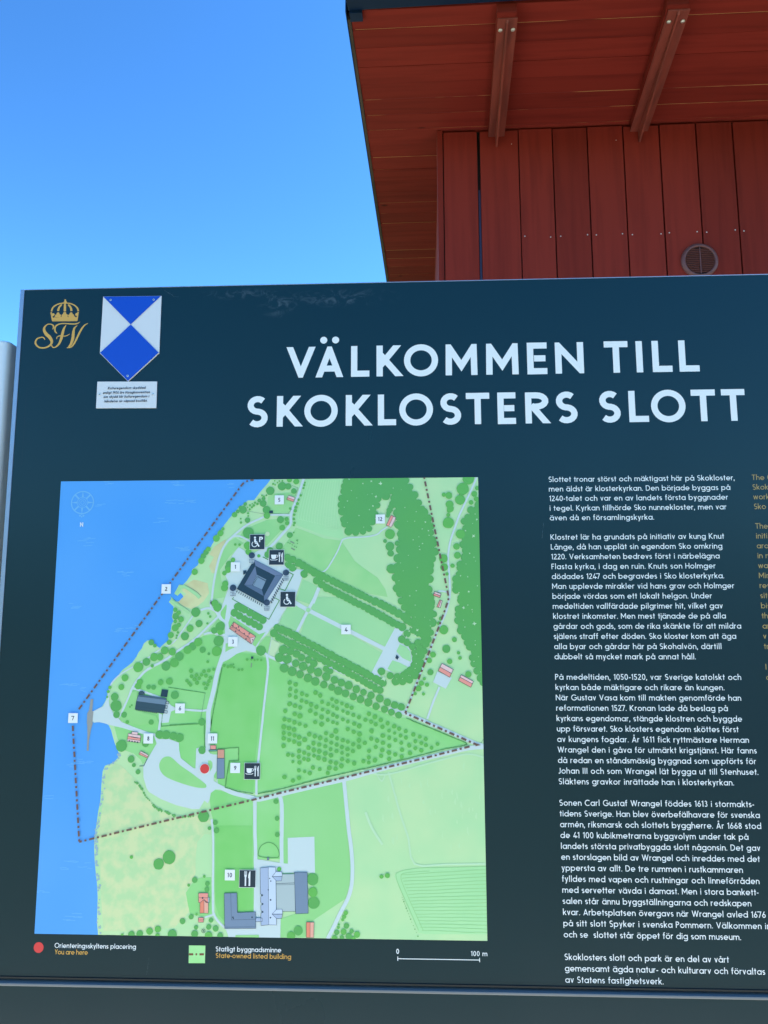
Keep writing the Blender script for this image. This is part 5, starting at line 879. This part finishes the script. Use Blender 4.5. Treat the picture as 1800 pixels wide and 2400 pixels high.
# castle with four corner towers
def ctx(o):
    # window ticks along the outer and the court walls
    def ticks(a, b, n, dx, dy, w_):
        for i in range(n):
            t = (i + .5) / n; o.line([(a[0] + (b[0] - a[0]) * t, a[1] + (b[1] - a[1]) * t), (a[0] + (b[0] - a[0]) * t + dx, a[1] + (b[1] - a[1]) * t + dy)], w_)
    q = mm("355.8,-168.8 372.1,-177.5 348.1,-184.7 355.8,-169.5 400.9,-172.3 379.6,-214.0")
    ticks(q[0], q[1], 8, 1.6, -3.4, .9); ticks(q[2], q[3], 6, 1.5, -3.8, .9); ticks(q[4], q[5], 11, 2.6, -4.4, 1.7)
mapbuild('map_castle', [
    (mm("350.5,-141.4 352.8,-152.1 334.0,-185.3 368.7,-204.7 369.6,-217.9 321.4,-191.9"), slated),
    (mm("350.5,-141.4 401.8,-167.4 387.5,-169.6 352.8,-152.1"), imat('map_castle_light', (104, 130, 168))), (mm("401.8,-167.4 369.6,-217.9 368.7,-204.7 387.5,-169.6"), imat('map_castle_side', (94, 122, 158))),
    (mm("352.8,-152.1 387.5,-169.6 368.7,-204.7 365.1,-193.4 372.8,-176.2 355.8,-167.5"), slated), (mm("352.8,-152.1 355.8,-167.5 348.1,-185.4 334.0,-185.3"), imat('map_castle_inner', (98, 124, 160))), (mm("334.0,-185.3 348.1,-185.4 365.1,-193.4 368.7,-204.7"), imat('map_castle_front', (84, 114, 150))),
    (mm("355.8,-167.5 372.8,-176.2 365.1,-193.4 348.1,-185.4"), imat('map_castle_court', (122, 156, 186))),
    (mm("401.8,-167.7 401.4,-179.6 379.6,-215.3 369.6,-217.9"), imat('map_castle_wall', (188, 216, 232))), (mm("332.0,-160.4 337.4,-160.0 337.5,-164.7 332.2,-167.4"), slated)], lab='dark roofed castle with corner towers drawn on the map', ow=2.4, extra=ctx)
cw = Print()
a_, b_ = mm("322.5,-194.6 369.6,-219.2")
for i in range(13):
    t = i / 13; u = a_[0] + (b_[0] - a_[0]) * t; v = a_[1] + (b_[1] - a_[1]) * t
    cw.line([(u, v), (u - 1.4, v - 3.2 - t * 1.2)], 1.3)
cw.build('map_castle_facade', M_ol, 12, mp_)
tw = Print(); tt = Print(); tl_ = Print()
for (u, v, r__) in mm("346.3,-134.2,5.4 406.4,-164.4,5.4 314.9,-190.2,5.7 374.2,-215.5,5.5"):
    tl_.poly([(u - r__ * .95, v), (u + r__ * .95, v), (u + r__ * .85, v - r__ * 2.2), (u + r__ * .4, v - r__ * 2.6), (u - r__ * .4, v - r__ * 2.6), (u - r__ * .85, v - r__ * 2.2)])
    tw.disc(u, v, r__, 20, .02)
    for i in range(4):
        for j in range(3):
            tt.poly([(u - r__ * .7 + i * r__ * .42, v - r__ * (1.15 + j * .5)), (u - r__ * .48 + i * r__ * .42, v - r__ * (1.15 + j * .5)), (u - r__ * .48 + i * r__ * .42, v - r__ * (1.45 + j * .5)), (u - r__ * .7 + i * r__ * .42, v - r__ * (1.45 + j * .5))])
tl_.build('map_tower_walls', imat('map_tower_wall', (176, 206, 224)), 12.5, mp_); tt.build('map_tower_windows', M_ol, 13, mp_); tw.build('map_tower_domes', imat('map_tower_dome', (58, 82, 112), (36, 64, 92), 120), 13.5, mp_)

# boundary of the listed site, dash-dot
bd = Print()
def dashes(q, ph=0.0, wd=23 * K, d=9.0, dot=3.6, g=4.4, T=None):
    segs = [(a, b, math.hypot(b[0] - a[0], b[1] - a[1])) for a, b in zip(q, q[1:])]; tot = sum(s_[2] for s_ in segs)
    def at(s_):
        for a, b, L in segs:
            if s_ <= L: return mid(a, b, s_ / L)
            s_ -= L
        return segs[-1][1]
    x_ = -ph; per = d + dot + 2 * g
    while x_ < tot:
        for lo, ln_ in ((x_, d), (x_ + d + g, dot)):
            a, b = max(0, lo), min(tot, lo + ln_)
            if b > a + .2: bd.line([at(a), at(b)], wd)
        x_ += per
dashes(mm("346.7,-1.1 338.5,-1.5 328.3,-6.1 204.3,-181.5"), 3.0, 24 * K)
dashes(mm("192.1,-198.8 53.3,-397.7"), 5.0, 24 * K)
dashes(mm("46.1,-422.1 67.7,-609.1"), 0, 25 * K)
dashes(mm("67.7,-609.7 205.4,-576.4 235.5,-569.3 360.4,-539.7 413.4,-526.5 503.3,-505.2 560.8,-491.5 637.8,-473.3 721.0,-452.1"), 4.5, 24 * K)
dashes(mm("727.4,-449.6 611.3,-399.9"), 4.5, 25 * K)
dashes(mm("610.8,-399.9 667.3,-260.8 684.9,-214.1 686.0,-207.1 646.3,0.6"), 4.5, 24 * K)
bd.poly(mm("727.5,-447.8 735.7,-450.6 726.7,-452.7"))
bd.build('map_boundary', imat('map_boundary', (110, 92, 86)), 14, mp_, CLIP)

# compass rose
cp = Print(); (cu, cv_, cr_) = mm("41.2,-38.4,19.8")[0]
cp.line(arc(cu, cv_, cr_, cr_, 0, 360, 40)[:-1], 1.9, closed=True)
for R_ in (.48, .33, .16): cp.line(arc(cu, cv_, cr_ * R_, cr_ * R_, 0, 360, 24)[:-1], .9, closed=True)
for k in range(8):
    a = k * math.pi / 4; L = cr_ * .95; wb_ = 2.4 if k % 2 == 0 else 1.8
    cp.line([(cu + cr_ * .45 * math.cos(a), cv_ + cr_ * .45 * math.sin(a)), (cu + L * math.cos(a), cv_ + L * math.sin(a))], [wb_ * 1.6, .5 if k % 2 == 0 else 2.6])
for (a, b, c) in mm("40.9,-58.4,1.7 38.1,-61.8,1.7 44.3,-61.9,1.7 41.2,-63.9,1.4"): cp.disc(a, b, c, 10)
cp.build('compass_rose', imat('map_compass', (112, 190, 252)), 3, mp_, CLIP)
nn_ = Print(); q = mm("39.1,-81.5 44.6,-73.8")
put_glyph(nn_, 'N', q[0][0], q[0][1], q[1][1] - q[0][1], .17, q[1][0]); nn_.build('compass_letter', M_white, 3, mp_)

# numbered white squares
M_num = imat('numeral_ink', (44, 62, 84))
for q, st_ in ((mm("392.7,-37.1,16.1"), '5'), (mm("569.6,-72.3,15.8"), '12'), (mm("318.1,-153.9,16.0"), '1'), (mm("198.1,-191.5,16.3"), '2'), (mm("317.0,-281.7,16.3"), '3'), (mm("510.9,-261.5,16.1"), '4'), (mm("229.6,-393.0,16.2"), '6'), (mm("46.0,-409.5,16.3"), '7'), (mm("177.3,-442.6,16.4"), '8'), (mm("326.4,-489.6,16.4"), '9'), (mm("321.9,-658.7,16.6"), '10'), (mm("286.6,-442.1,16.3"), '11')):
    u, v, s_ = q[0]; h_ = s_ / 2
    p = Print(False); p.poly([(u - h_, v - h_), (u + h_, v - h_), (u + h_, v + h_), (u - h_, v + h_)])
    o = p.build('number_square', M_white, 15, mp_); o['label'] = 'white number square marked ' + st_
    p = Print(); cap_ = 6.9; ww = sum(glyph(c, .17)[0] for c in st_) + .2 * (len(st_) - 1)
    x_ = u - ww * cap_ / 2
    for c in st_: x_ += (put_glyph(p, c, x_, v - cap_ / 2, cap_, .17) + .2) * cap_
    p.build('numeral', M_num, 16, mp_)
# service symbols
M_icon = imat('symbol_ground', (36, 56, 74))
def icon(q, kind):
    u, v, s_ = q[0]; h_ = s_ / 2; k = s_ / 100
    def T_(*pts): return [(u + a * k, v + b * k) for a, b in pts]
    p = Print(); p.poly(T_((-52, -52), (52, -52), (52, 52), (-52, 52))); p.build('symbol_border', M_white, 14.5, mp_)
    p = Print(); p.poly(T_((-50, -50), (50, -50), (50, 50), (-50, 50)))
    o = p.build('service_symbol', M_icon, 15, mp_); o['label'] = 'dark square symbol: ' + kind
    p = Print()
    if 'wheelchair' in kind:
        d = -16 if 'parking' in kind else -6
        p.disc(u + d * k, v + 29 * k, 7.5 * k, 16)
        p.line(T_((d + 1, 19), (d + 1, -2)), 13 * k)
        p.line(T_((d + 1, 2), (d + 16, 2)), 6 * k)
        p.line(T_((d, -8), (d + 16, -8), (d + 26, -28), (d + 31, -26)), 9 * k)
        p.line([(u + (d - 2) * k + 18 * k * math.cos(math.radians(a)), v - 15 * k + 18 * k * math.sin(math.radians(a))) for a in range(125, 372, 13)], 5 * k)
        if 'parking' in kind: put_glyph(p, 'P', u + 13 * k, v - 1 * k, 36 * k, .2, u + 39 * k)
    if 'cup' in kind:
        p.poly(T_((-37, 18), (-1, 18), (-3, -4), (-10, -11), (-28, -11), (-35, -4)))
        p.line([(u + 1 * k + 8 * k * math.cos(math.radians(a)), v + 8 * k + 8 * k * math.sin(math.radians(a))) for a in range(-100, 110, 15)], 3.5 * k)
        p.line(T_((-43, -13), (-36, -18), (-2, -18), (7, -13)), 4 * k)
        fx, kx, sc_ = 20, 37, 1.0
    else: fx, kx, sc_ = -12, 11, 1.35
    if 'fork' in kind:
        for j in (-5, -1.7, 1.7, 5): p.line(T_((fx + j * sc_, 33 * sc_), (fx + j * sc_, 16 * sc_)), 1.9 * k * sc_)
        p.poly(T_((fx - 6 * sc_, 17 * sc_), (fx + 6 * sc_, 17 * sc_), (fx + 5 * sc_, 9 * sc_), (fx + 3 * sc_, 5 * sc_), (fx - 3 * sc_, 5 * sc_), (fx - 5 * sc_, 9 * sc_)))
        p.line(T_((fx, 7 * sc_), (fx, -31 * sc_)), 6.4 * k * sc_)
        p.poly(T_((kx + 5 * sc_, 34 * sc_), (kx + 1 * sc_, 31 * sc_), (kx - 4 * sc_, 18 * sc_), (kx - 5 * sc_, 4 * sc_), (kx - 2 * sc_, 1 * sc_), (kx - 2 * sc_, -31 * sc_), (kx + 5 * sc_, -31 * sc_)))
    p.build('symbol_drawing', M_white, 16, mp_)
icon(mm("355.4,-110.7,25.7"), 'wheelchair parking'); icon(mm("389.6,-137.8,25.6"), 'cup, fork and knife, upper'); icon(mm("410.4,-210.0,25.6"), 'wheelchair'); icon(mm("355.1,-494.6,26.0"), 'cup, fork and knife, lower'); icon(mm("351.1,-664.1,26.5"), 'fork and knife')
M_red = imat('red_dot_ink', (208, 70, 74))
u, v, r__ = mm("274.9,-491.2,7.8")[0]
p = Print(); p.disc(u, v, r__ * 1.06, 40); p.build('location_ring', M_white, 14.5, mp_)
p = Print(); p.disc(u, v, r__, 40); p.build('location_dot', M_red, 15, mp_)

# title -------------------------------------------------------------
def title(xs, chars, base, cap_):
    r = empty('title_line'); r.parent = sign
    for ch, (a, b) in zip(chars, xs):
        p = Print(False); put_glyph(p, ch, a, base, cap_, .196, b); p.build('letter', M_white, 1, r)
    return r
q = [t[0] for t in mm("400.3,225.9 453.6,224.9 453.4,187.6 503.9,186.7 517.5,223.8 549.4,189.1 563.2,223.0 608.5,188.1 613.5,222.2 673.2,221.1 686.3,220.9 742.8,219.9 758.2,219.6 815.5,218.6 830.9,218.4 865.0,217.8 880.3,217.5 930.2,216.6 966.9,240.6 1007.3,239.9 1021.9,215.0 1034.1,214.8 1049.8,214.5 1082.7,189.5 1096.2,213.7 1129.5,188.7")]
title(list(zip(q[::2], q[1::2])), 'VÄLKOMMENTILL', 184.7, 57.3)['label'] = 'title line VÄLKOMMEN TILL'
q = [t[0] for t in mm("330.9,124.5 368.9,124.0 385.1,123.8 429.3,95.6 435.5,123.0 494.1,122.2 508.4,122.0 553.6,97.0 565.5,121.2 596.8,96.4 604.6,120.7 663.1,119.8 674.9,119.7 712.6,119.1 721.9,146.4 761.9,145.8 776.6,118.2 808.1,117.8 825.1,117.5 865.2,95.9 877.5,116.8 915.9,116.3 952.9,115.7 990.5,115.2 1004.9,115.0 1037.4,96.5 1044.5,123.5 1102.6,122.6 1113.3,149.6 1153.5,148.9 1165.0,148.8 1204.4,148.2")]
title(list(zip(q[::2], q[1::2])), 'SKOKLOSTERSSLOTT', 95.0, 56.2)['label'] = 'title line SKOKLOSTERS SLOTT'

# body text -----------------------------------------------------------
U0, V0, PITCH, CAP = 861.6, -9.6, 16.765, 9.35
slk = []
def block(lines, row0, ends, name, lab, m=M_text, u0=U0, w=.126):
    p = Print()
    for i, (st_, e) in enumerate(zip(lines, ends)): text(p, st_, u0, V0 - PITCH * (row0 + i), CAP, w, e, slack=slk)
    o = p.build(name, m, 1, sign); o['label'] = lab
E1 = [t[0] for t in mm("1177.9,-7.8 1169.7,-23.7 1164.8,-40.1 1161.1,-56.7 1038.4,-72.8")]
block(["Slottet tronar störst och mäktigast här på Skokloster,", "men äldst är klosterkyrkan. Den började byggas på", "1240-talet och var en av landets första byggnader", "i tegel. Kyrkan tillhörde Sko nunnekloster, men var", "även då en församlingskyrka."], 0, E1, 'text_paragraph', 'first Swedish paragraph, five lines')
E2 = [t[0] for t in mm("1153.8,-107.6 1149.7,-123.3 1144.2,-140.0 1136.6,-156.8 1149.6,-173.5 1165.3,-190.2 1127.4,-206.6 1144.1,-223.2 1148.1,-239.7 1172.1,-256.1 1162.8,-273.6 1137.9,-289.8 1094.8,-306.0")]
block(["Klostret lär ha grundats på initiativ av kung Knut", "Långe, då han upplät sin egendom Sko omkring", "1220. Verksamheten bedrevs först i närbelägna", "Flasta kyrka, i dag en ruin. Knuts son Holmger", "dödades 1247 och begravdes i Sko klosterkyrka.", "Man upplevde mirakler vid hans grav och Holmger", "började vördas som ett lokalt helgon. Under", "medeltiden vallfärdade pilgrimer hit, vilket gav", "klostret inkomster. Men mest tjänade de på alla", "gårdar och gods, som de rika skänkte för att mildra", "själens straff efter döden. Sko kloster kom att äga", "alla byar och gårdar här på Skohalvön, därtill", "dubbelt så mycket mark på annat håll."], 6, E2, 'text_paragraph', 'second Swedish paragraph, thirteen lines')
E3 = [t[0] for t in mm("1166.5,-340.0 1138.2,-357.2 1164.2,-373.1 1141.6,-390.2 1163.5,-407.1 1156.7,-424.0 1172.2,-439.7 1183.5,-457.5 1181.4,-474.2 1183.8,-490.8 1143.9,-507.7")]
block(["På medeltiden, 1050-1520, var Sverige katolskt och", "kyrkan både mäktigare och rikare än kungen.", "När Gustav Vasa kom till makten genomförde han", "reformationen 1527. Kronan lade då beslag på", "kyrkans egendomar, stängde klostren och byggde", "upp försvaret. Sko klosters egendom sköttes först", "av kungens fogdar. År 1611 fick ryttmästare Herman", "Wrangel den i gåva för utmärkt krigstjänst. Här fanns", "då redan en ståndsmässig byggnad som uppförts för", "Johan III och som Wrangel lät bygga ut till Stenhuset.", "Släktens gravkor inrättade han i klosterkyrkan."], 20, E3, 'text_paragraph', 'third Swedish paragraph, eleven lines')
E4 = [t[0] for t in mm("1173.5,-541.5 1181.3,-557.8 1182.3,-575.2 1161.1,-591.7 1178.5,-607.7 1176.6,-624.9 1148.8,-642.4 1173.7,-658.9 1171.1,-675.1 1158.6,-692.6 1179.8,-708.5 1186.2,-725.6 1139.1,-742.2")]
block(["Sonen Carl Gustaf Wrangel föddes 1613 i stormakts-", "tidens Sverige. Han blev överbefälhavare för svenska", "armén, riksmarsk och slottets byggherre. År 1668 stod", "de 41 100 kubikmetrarna byggvolym under tak på", "landets största privatbyggda slott någonsin. Det gav", "en storslagen bild av Wrangel och inreddes med det", "yppersta av allt. De tre rummen i rustkammaren", "fylldes med vapen och rustningar och linneförråden", "med servetter vävda i damast. Men i stora bankett-", "salen står ännu byggställningarna och redskapen", "kvar. Arbetsplatsen övergavs när Wrangel avled 1676", "på sitt slott Spyker i svenska Pommern. Välkommen in", "och se  slottet står öppet för dig som museum."], 32, E4, 'text_paragraph', 'fourth Swedish paragraph, thirteen lines')
E5 = [t[0] for t in mm("1118.2,-776.6 1173.0,-792.7 1014.9,-812.2")]
block(["Skoklosters slott och park är en del av vårt", "gemensamt ägda natur- och kulturarv och förvaltas", "av Statens fastighetsverk."], 46, E5, 'text_paragraph', 'last Swedish paragraph, three lines')
UE = mm("1207.1,-8.8 1209.2,-310.6"); UE = UE[0][0]
eng = Print()
for r_i, st_ in ((0, 'The C'), (1, 'Skok'), (2, 'work'), (3, 'Sko'), (5, 'The'), (6, 'initi'), (7, 'arou'), (8, 'in n'), (9, 'was'), (10, 'Mira'), (11, 'reve'), (12, 'site'), (13, 'bis'), (14, 'the'), (15, 'an'), (16, 'v'), (17, 'tr'), (19, 'I'), (20, 'c')):
    text(eng, st_, UE, V0 - PITCH * r_i, CAP, .126)
eng.build('english_text', M_goldtext, 1, sign)['label'] = 'ochre English text column cut by the right edge of the photo'

# crest: crown over the script letters SFV ---------------------------------
crest = empty('crest'); crest.parent = sign; crest['label'] = 'gold crown over script letters SFV'
cr = Print(False)
cr.poly(mm("-34.9,306.4 13.3,306.4 12.5,299.0 -33.8,299.4")); KS = 0.222
for q, wd in ((mm("-36.9,318.8 -34.4,326.2 -28.0,331.3 -20.8,333.7 -11.9,334.5 -2.7,333.3 4.7,330.4 11.1,324.8 13.8,318.3"), [14, 13, 11, 10, 9, 10, 11, 13, 14]), (mm("-24.3,319.1 -22.8,326.0 -17.8,331.9"), [18, 15, 8]), (mm("0.8,318.6 -1.0,325.6 -6.2,331.6"), [18, 15, 8]), (mm("-11.5,318.3 -12.3,332.8"), [20, 14]),
              (mm("-37.3,317.1 -33.3,300.4"), [12, 12]), (mm("13.4,316.8 12.0,300.0"), [12, 12])):
    cr.line(smooth(q, 3), [KS * (wd[min(len(wd) - 1, i // 3)]) for i in range(len(smooth(q, 3)))])
for t in mm("-11.8,335.7,3.1 -12.0,340.0,1.7 -33.3,312.3,2.9 -24.0,313.8,2.9 -26.7,310.4,2.7 -20.9,310.3,2.7 -11.7,314.1,3.1 -14.6,310.4,2.7 -8.1,310.3,2.7 0.4,313.3,2.9 -2.3,309.9,2.7 3.7,309.8,2.7 11.1,311.9,2.9"): cr.disc(t[0], t[1], t[2], 14)
for q in (mm("-31.8,307.0 -25.6,311.9 -22.0,311.8 -16.8,306.2"), mm("-19.2,306.3 -13.1,312.4 -9.9,312.3 -3.5,306.0"), mm("-4.7,306.0 -0.7,311.4 2.2,311.3 10.2,306.2")): cr.poly(q)
cr.build('crown', M_gold, 1, crest)
sf = Print(False); KP = 0.1335
def brush(q, wd, n=5):
    P_ = smooth(q, n); W_ = []
    for i in range(len(P_)):
        t = i / n; k = min(int(t), len(wd) - 2); W_.append(KP * (wd[k] + (wd[k + 1] - wd[k]) * (t - k)))
    sf.line(P_, W_)
brush(mm("-32.3,284.0 -31.0,287.5 -31.8,291.4 -36.3,294.0 -42.4,293.7 -47.3,289.3 -48.4,283.1 -44.2,275.6 -37.0,268.8 -32.6,260.6 -35.1,254.0 -42.3,249.7 -51.6,248.9 -59.0,252.3 -63.1,259.0 -60.9,265.9 -55.0,268.7 -48.9,268.6 -45.6,264.1"), [8, 20, 20, 14, 14, 24, 36, 44, 46, 36, 26, 22, 20, 22, 24, 22, 16, 16, 8])
brush(mm("-23.4,275.8 -27.6,280.5 -27.9,287.9 -23.3,293.0 -14.7,294.9 -4.6,294.4 5.6,293.6 13.5,294.5 18.1,297.8"), [8, 22, 22, 18, 16, 16, 18, 16, 4])
brush(mm("-7.7,291.5 -11.2,285.4 -13.3,276.5 -15.2,266.2 -18.9,256.0 -25.0,249.9 -30.0,249.5 -32.7,254.0"), [8, 30, 38, 38, 28, 16, 14, 12])
brush(mm("-23.8,265.2 -23.0,269.3 -17.6,271.4 -7.5,270.8 0.2,274.5"), [10, 12, 16, 14, 6])
brush(mm("13.4,290.5 8.2,285.7 6.8,277.6 6.4,267.3 4.1,257.0 -0.5,249.4 -3.9,248.0"), [6, 24, 36, 42, 36, 20, 8])
brush(mm("-1.9,248.3 4.5,249.9 9.8,256.9 14.9,268.6 20.7,281.8 26.7,290.6 33.3,294.3"), [10, 20, 24, 26, 26, 18, 6])
sf.build('monogram', M_gold, 1, crest)

# blue and white shield ------------------------------------------------------
def screw(q, parent, r=2.1):
    u, v = q[0][:2]
    bm = bmesh.new(); bmesh.ops.create_cone(bm, cap_ends=True, segments=20, radius1=r / 1000 * 1.15, radius2=r / 1000 * .8, depth=0.0014)
    for v_ in bm.verts: v_.co = Vector((v_.co.x, -v_.co.z, v_.co.y))
    me = bpy.data.meshes.new('screw'); bm.to_mesh(me); bm.free()
    o = link('screw', me, M_zinc, parent); o.location = (u / 1000, -0.0028, Z0 + v / 1000)
    bm = bmesh.new(); bmesh.ops.create_circle(bm, cap_ends=True, segments=6, radius=r / 1000 * .38)
    for v_ in bm.verts: v_.co = Vector((v_.co.x, -0.00085, v_.co.y))
    me = bpy.data.meshes.new('screw_socket'); bm.to_mesh(me); bm.free()
    o2 = link('screw_socket', me, M_dark, parent); o2.location = o.location
M_plate = mat('plate_white', ink(205, 224, 240)[:3], rough=.3, spec=.5)
M_blue = mat('plate_blue', ink(0, 72, 206)[:3], rough=.3, spec=.5)
sh = empty('protection_shield'); sh.parent = sign; sh['label'] = 'blue and white shield plate screwed to the board'
tl_, tr2, rr_, bb_, ll_, cc_ = mm("59.7,344.7 168.3,343.7 168.4,234.5 113.6,181.9 59.0,236.0 113.9,289.6")
def frm(v): return (v[0] / 1000, v[2], Z0 + v[1] / 1000)
prism('shield_plate', [tl_, tr2, rr_, bb_, ll_], -0.0020, -0.0004, M_plate, sh, frm, bevel=0.0)
p = Print(); e_ = 0.55
def ins(q, c, d=.7):
    out = []
    for a in q:
        L = math.hypot(c[0] - a[0], c[1] - a[1]); out.append((a[0] + (c[0] - a[0]) * d / L, a[1] + (c[1] - a[1]) * d / L))
    return out
ctr = ((tl_[0] + tr2[0]) / 2, (tl_[1] + ll_[1]) / 2)
i1 = ins([tl_, tr2, rr_, bb_, ll_], cc_, .9)
p.poly([i1[0], i1[1], cc_]); p.poly([cc_, i1[2], i1[3], i1[4]])
p.build('blue_field', M_blue, 17.6, sh)
for q in (mm("74.3,337.4"), mm("154.5,336.3"), mm("112.7,192.3")): screw(q, sh)
pq = empty('text_plaque'); pq.parent = sign; pq['label'] = 'small white plaque with italic text under the shield'
a, b, c, d = mm("57.2,182.6 166.7,181.1 167.1,132.0 57.2,133.1")
prism('plaque_plate', [a, b, c, d], -0.0020, -0.0004, M_plate, pq, frm, bevel=0.0)
p = Print()
for st_, q, q2 in (("Kulturegendom skyddad", mm("77.2,167.6"), mm("146.9,166.5")), ("enligt 1954 års Haagkonvention", mm("68.6,159.3"), mm("155.4,158.2")), ("om skydd för kulturegendom i", mm("70.0,151.6"), mm("154.3,150.6")), ("händelse av våpnad konflikt.", mm("72.0,143.4"), mm("151.4,142.5"))):
    text(p, st_, q[0][0], q[0][1], 4.3, .19, q2[0][0] - .8, shear=.2)
p.build('plaque_text', M_num, 17.6, pq)
for q in (mm("62.8,158.2"), mm("160.2,157.2")): screw(q, pq, 1.7)

# legend under the map -----------------------------------------------------------
u, v, r__ = mm("8.3,-775.2,8.2")[0]
p = Print(); p.disc(u, v, r__, 32); p.build('legend_dot', M_red, 1, sign)
p = Print()
q = mm("35.0,-775.2 169.9,-774.9"); text(p, "Orienteringsskyltens placering", q[0][0], q[0][1], 7.4, .135, q[1][0])
q = mm("301.3,-776.6 408.1,-775.4"); text(p, "Statligt byggnadsminne", q[0][0], q[0][1], 7.4, .135, q[1][0])
q = mm("594.1,-775.8 598.6,-775.7"); text(p, "0", q[0][0], q[0][1], 7.5, .15)
q = mm("713.5,-777.2 739.5,-777.3"); text(p, "100 m", q[0][0], q[0][1], 7.4, .135, q[1][0])
p.build('legend_text', M_text, 1, sign)
p = Print()
q = mm("35.6,-785.1 90.7,-784.9"); text(p, "You are here", q[0][0], q[0][1], 7.4, .13, q[1][0])
q = mm("301.6,-786.4 424.3,-786.3"); text(p, "State-owned listed building", q[0][0], q[0][1], 7.4, .13, q[1][0])
p.build('legend_translation', M_gold, 1, sign)
p = Print(); q = mm("596.5,-782.7 727.1,-783.4"); vv = (q[0][1] + q[1][1]) / 2
p.line([(q[0][0], vv), (q[1][0], vv)], 1.1)
for t in q: p.line([(t[0], vv - 3.2), (t[0], vv + 3.2)], 1.1)
p.build('scale_bar', M_text, 1, sign)
sw = mm("257.2,-768.3 284.1,-768.1 284.3,-794.7 257.5,-795.1")
p = Print(); p.poly(sw); p.build('legend_swatch', imat('swatch_green', (146, 232, 148), (160, 232, 168), 30), 1, sign)
p = Print()
for q in (mm("257.7,-781.7 264.7,-781.6"), mm("268.5,-781.6 271.0,-781.5"), mm("275.0,-781.5 282.2,-781.3")): p.line(q, 14 * .222)
p.build('legend_dashes', imat('legend_brown', (118, 86, 66)), 2, sign)

# wear: scuffs and scratches on the lacquer near the top edge
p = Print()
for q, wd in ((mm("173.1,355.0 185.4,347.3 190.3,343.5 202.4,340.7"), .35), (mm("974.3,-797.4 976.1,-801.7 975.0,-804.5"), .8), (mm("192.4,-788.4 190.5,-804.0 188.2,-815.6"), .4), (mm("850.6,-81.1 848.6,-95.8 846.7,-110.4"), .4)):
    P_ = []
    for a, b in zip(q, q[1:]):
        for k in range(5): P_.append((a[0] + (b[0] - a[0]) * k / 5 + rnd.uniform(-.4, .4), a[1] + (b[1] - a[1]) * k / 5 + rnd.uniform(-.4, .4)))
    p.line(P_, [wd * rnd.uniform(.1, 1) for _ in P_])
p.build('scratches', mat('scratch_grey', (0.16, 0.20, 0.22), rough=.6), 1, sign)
p = Print()  # dark wavy lines paint the contours of trees reflected in the board
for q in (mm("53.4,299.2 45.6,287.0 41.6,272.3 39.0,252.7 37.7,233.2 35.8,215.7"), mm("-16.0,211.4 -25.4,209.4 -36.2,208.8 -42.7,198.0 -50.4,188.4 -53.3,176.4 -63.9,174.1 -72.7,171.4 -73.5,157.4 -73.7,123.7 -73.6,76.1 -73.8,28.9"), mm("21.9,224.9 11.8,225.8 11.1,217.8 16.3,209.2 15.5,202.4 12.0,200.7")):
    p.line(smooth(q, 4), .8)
p.build('reflection_contours', mat('reflection_contour', (0.0006, 0.014, 0.022), rough=.35), .6, sign)
print('TRACK', sum(s_[0] for s_ in slk) / len(slk), min(slk), max(slk))
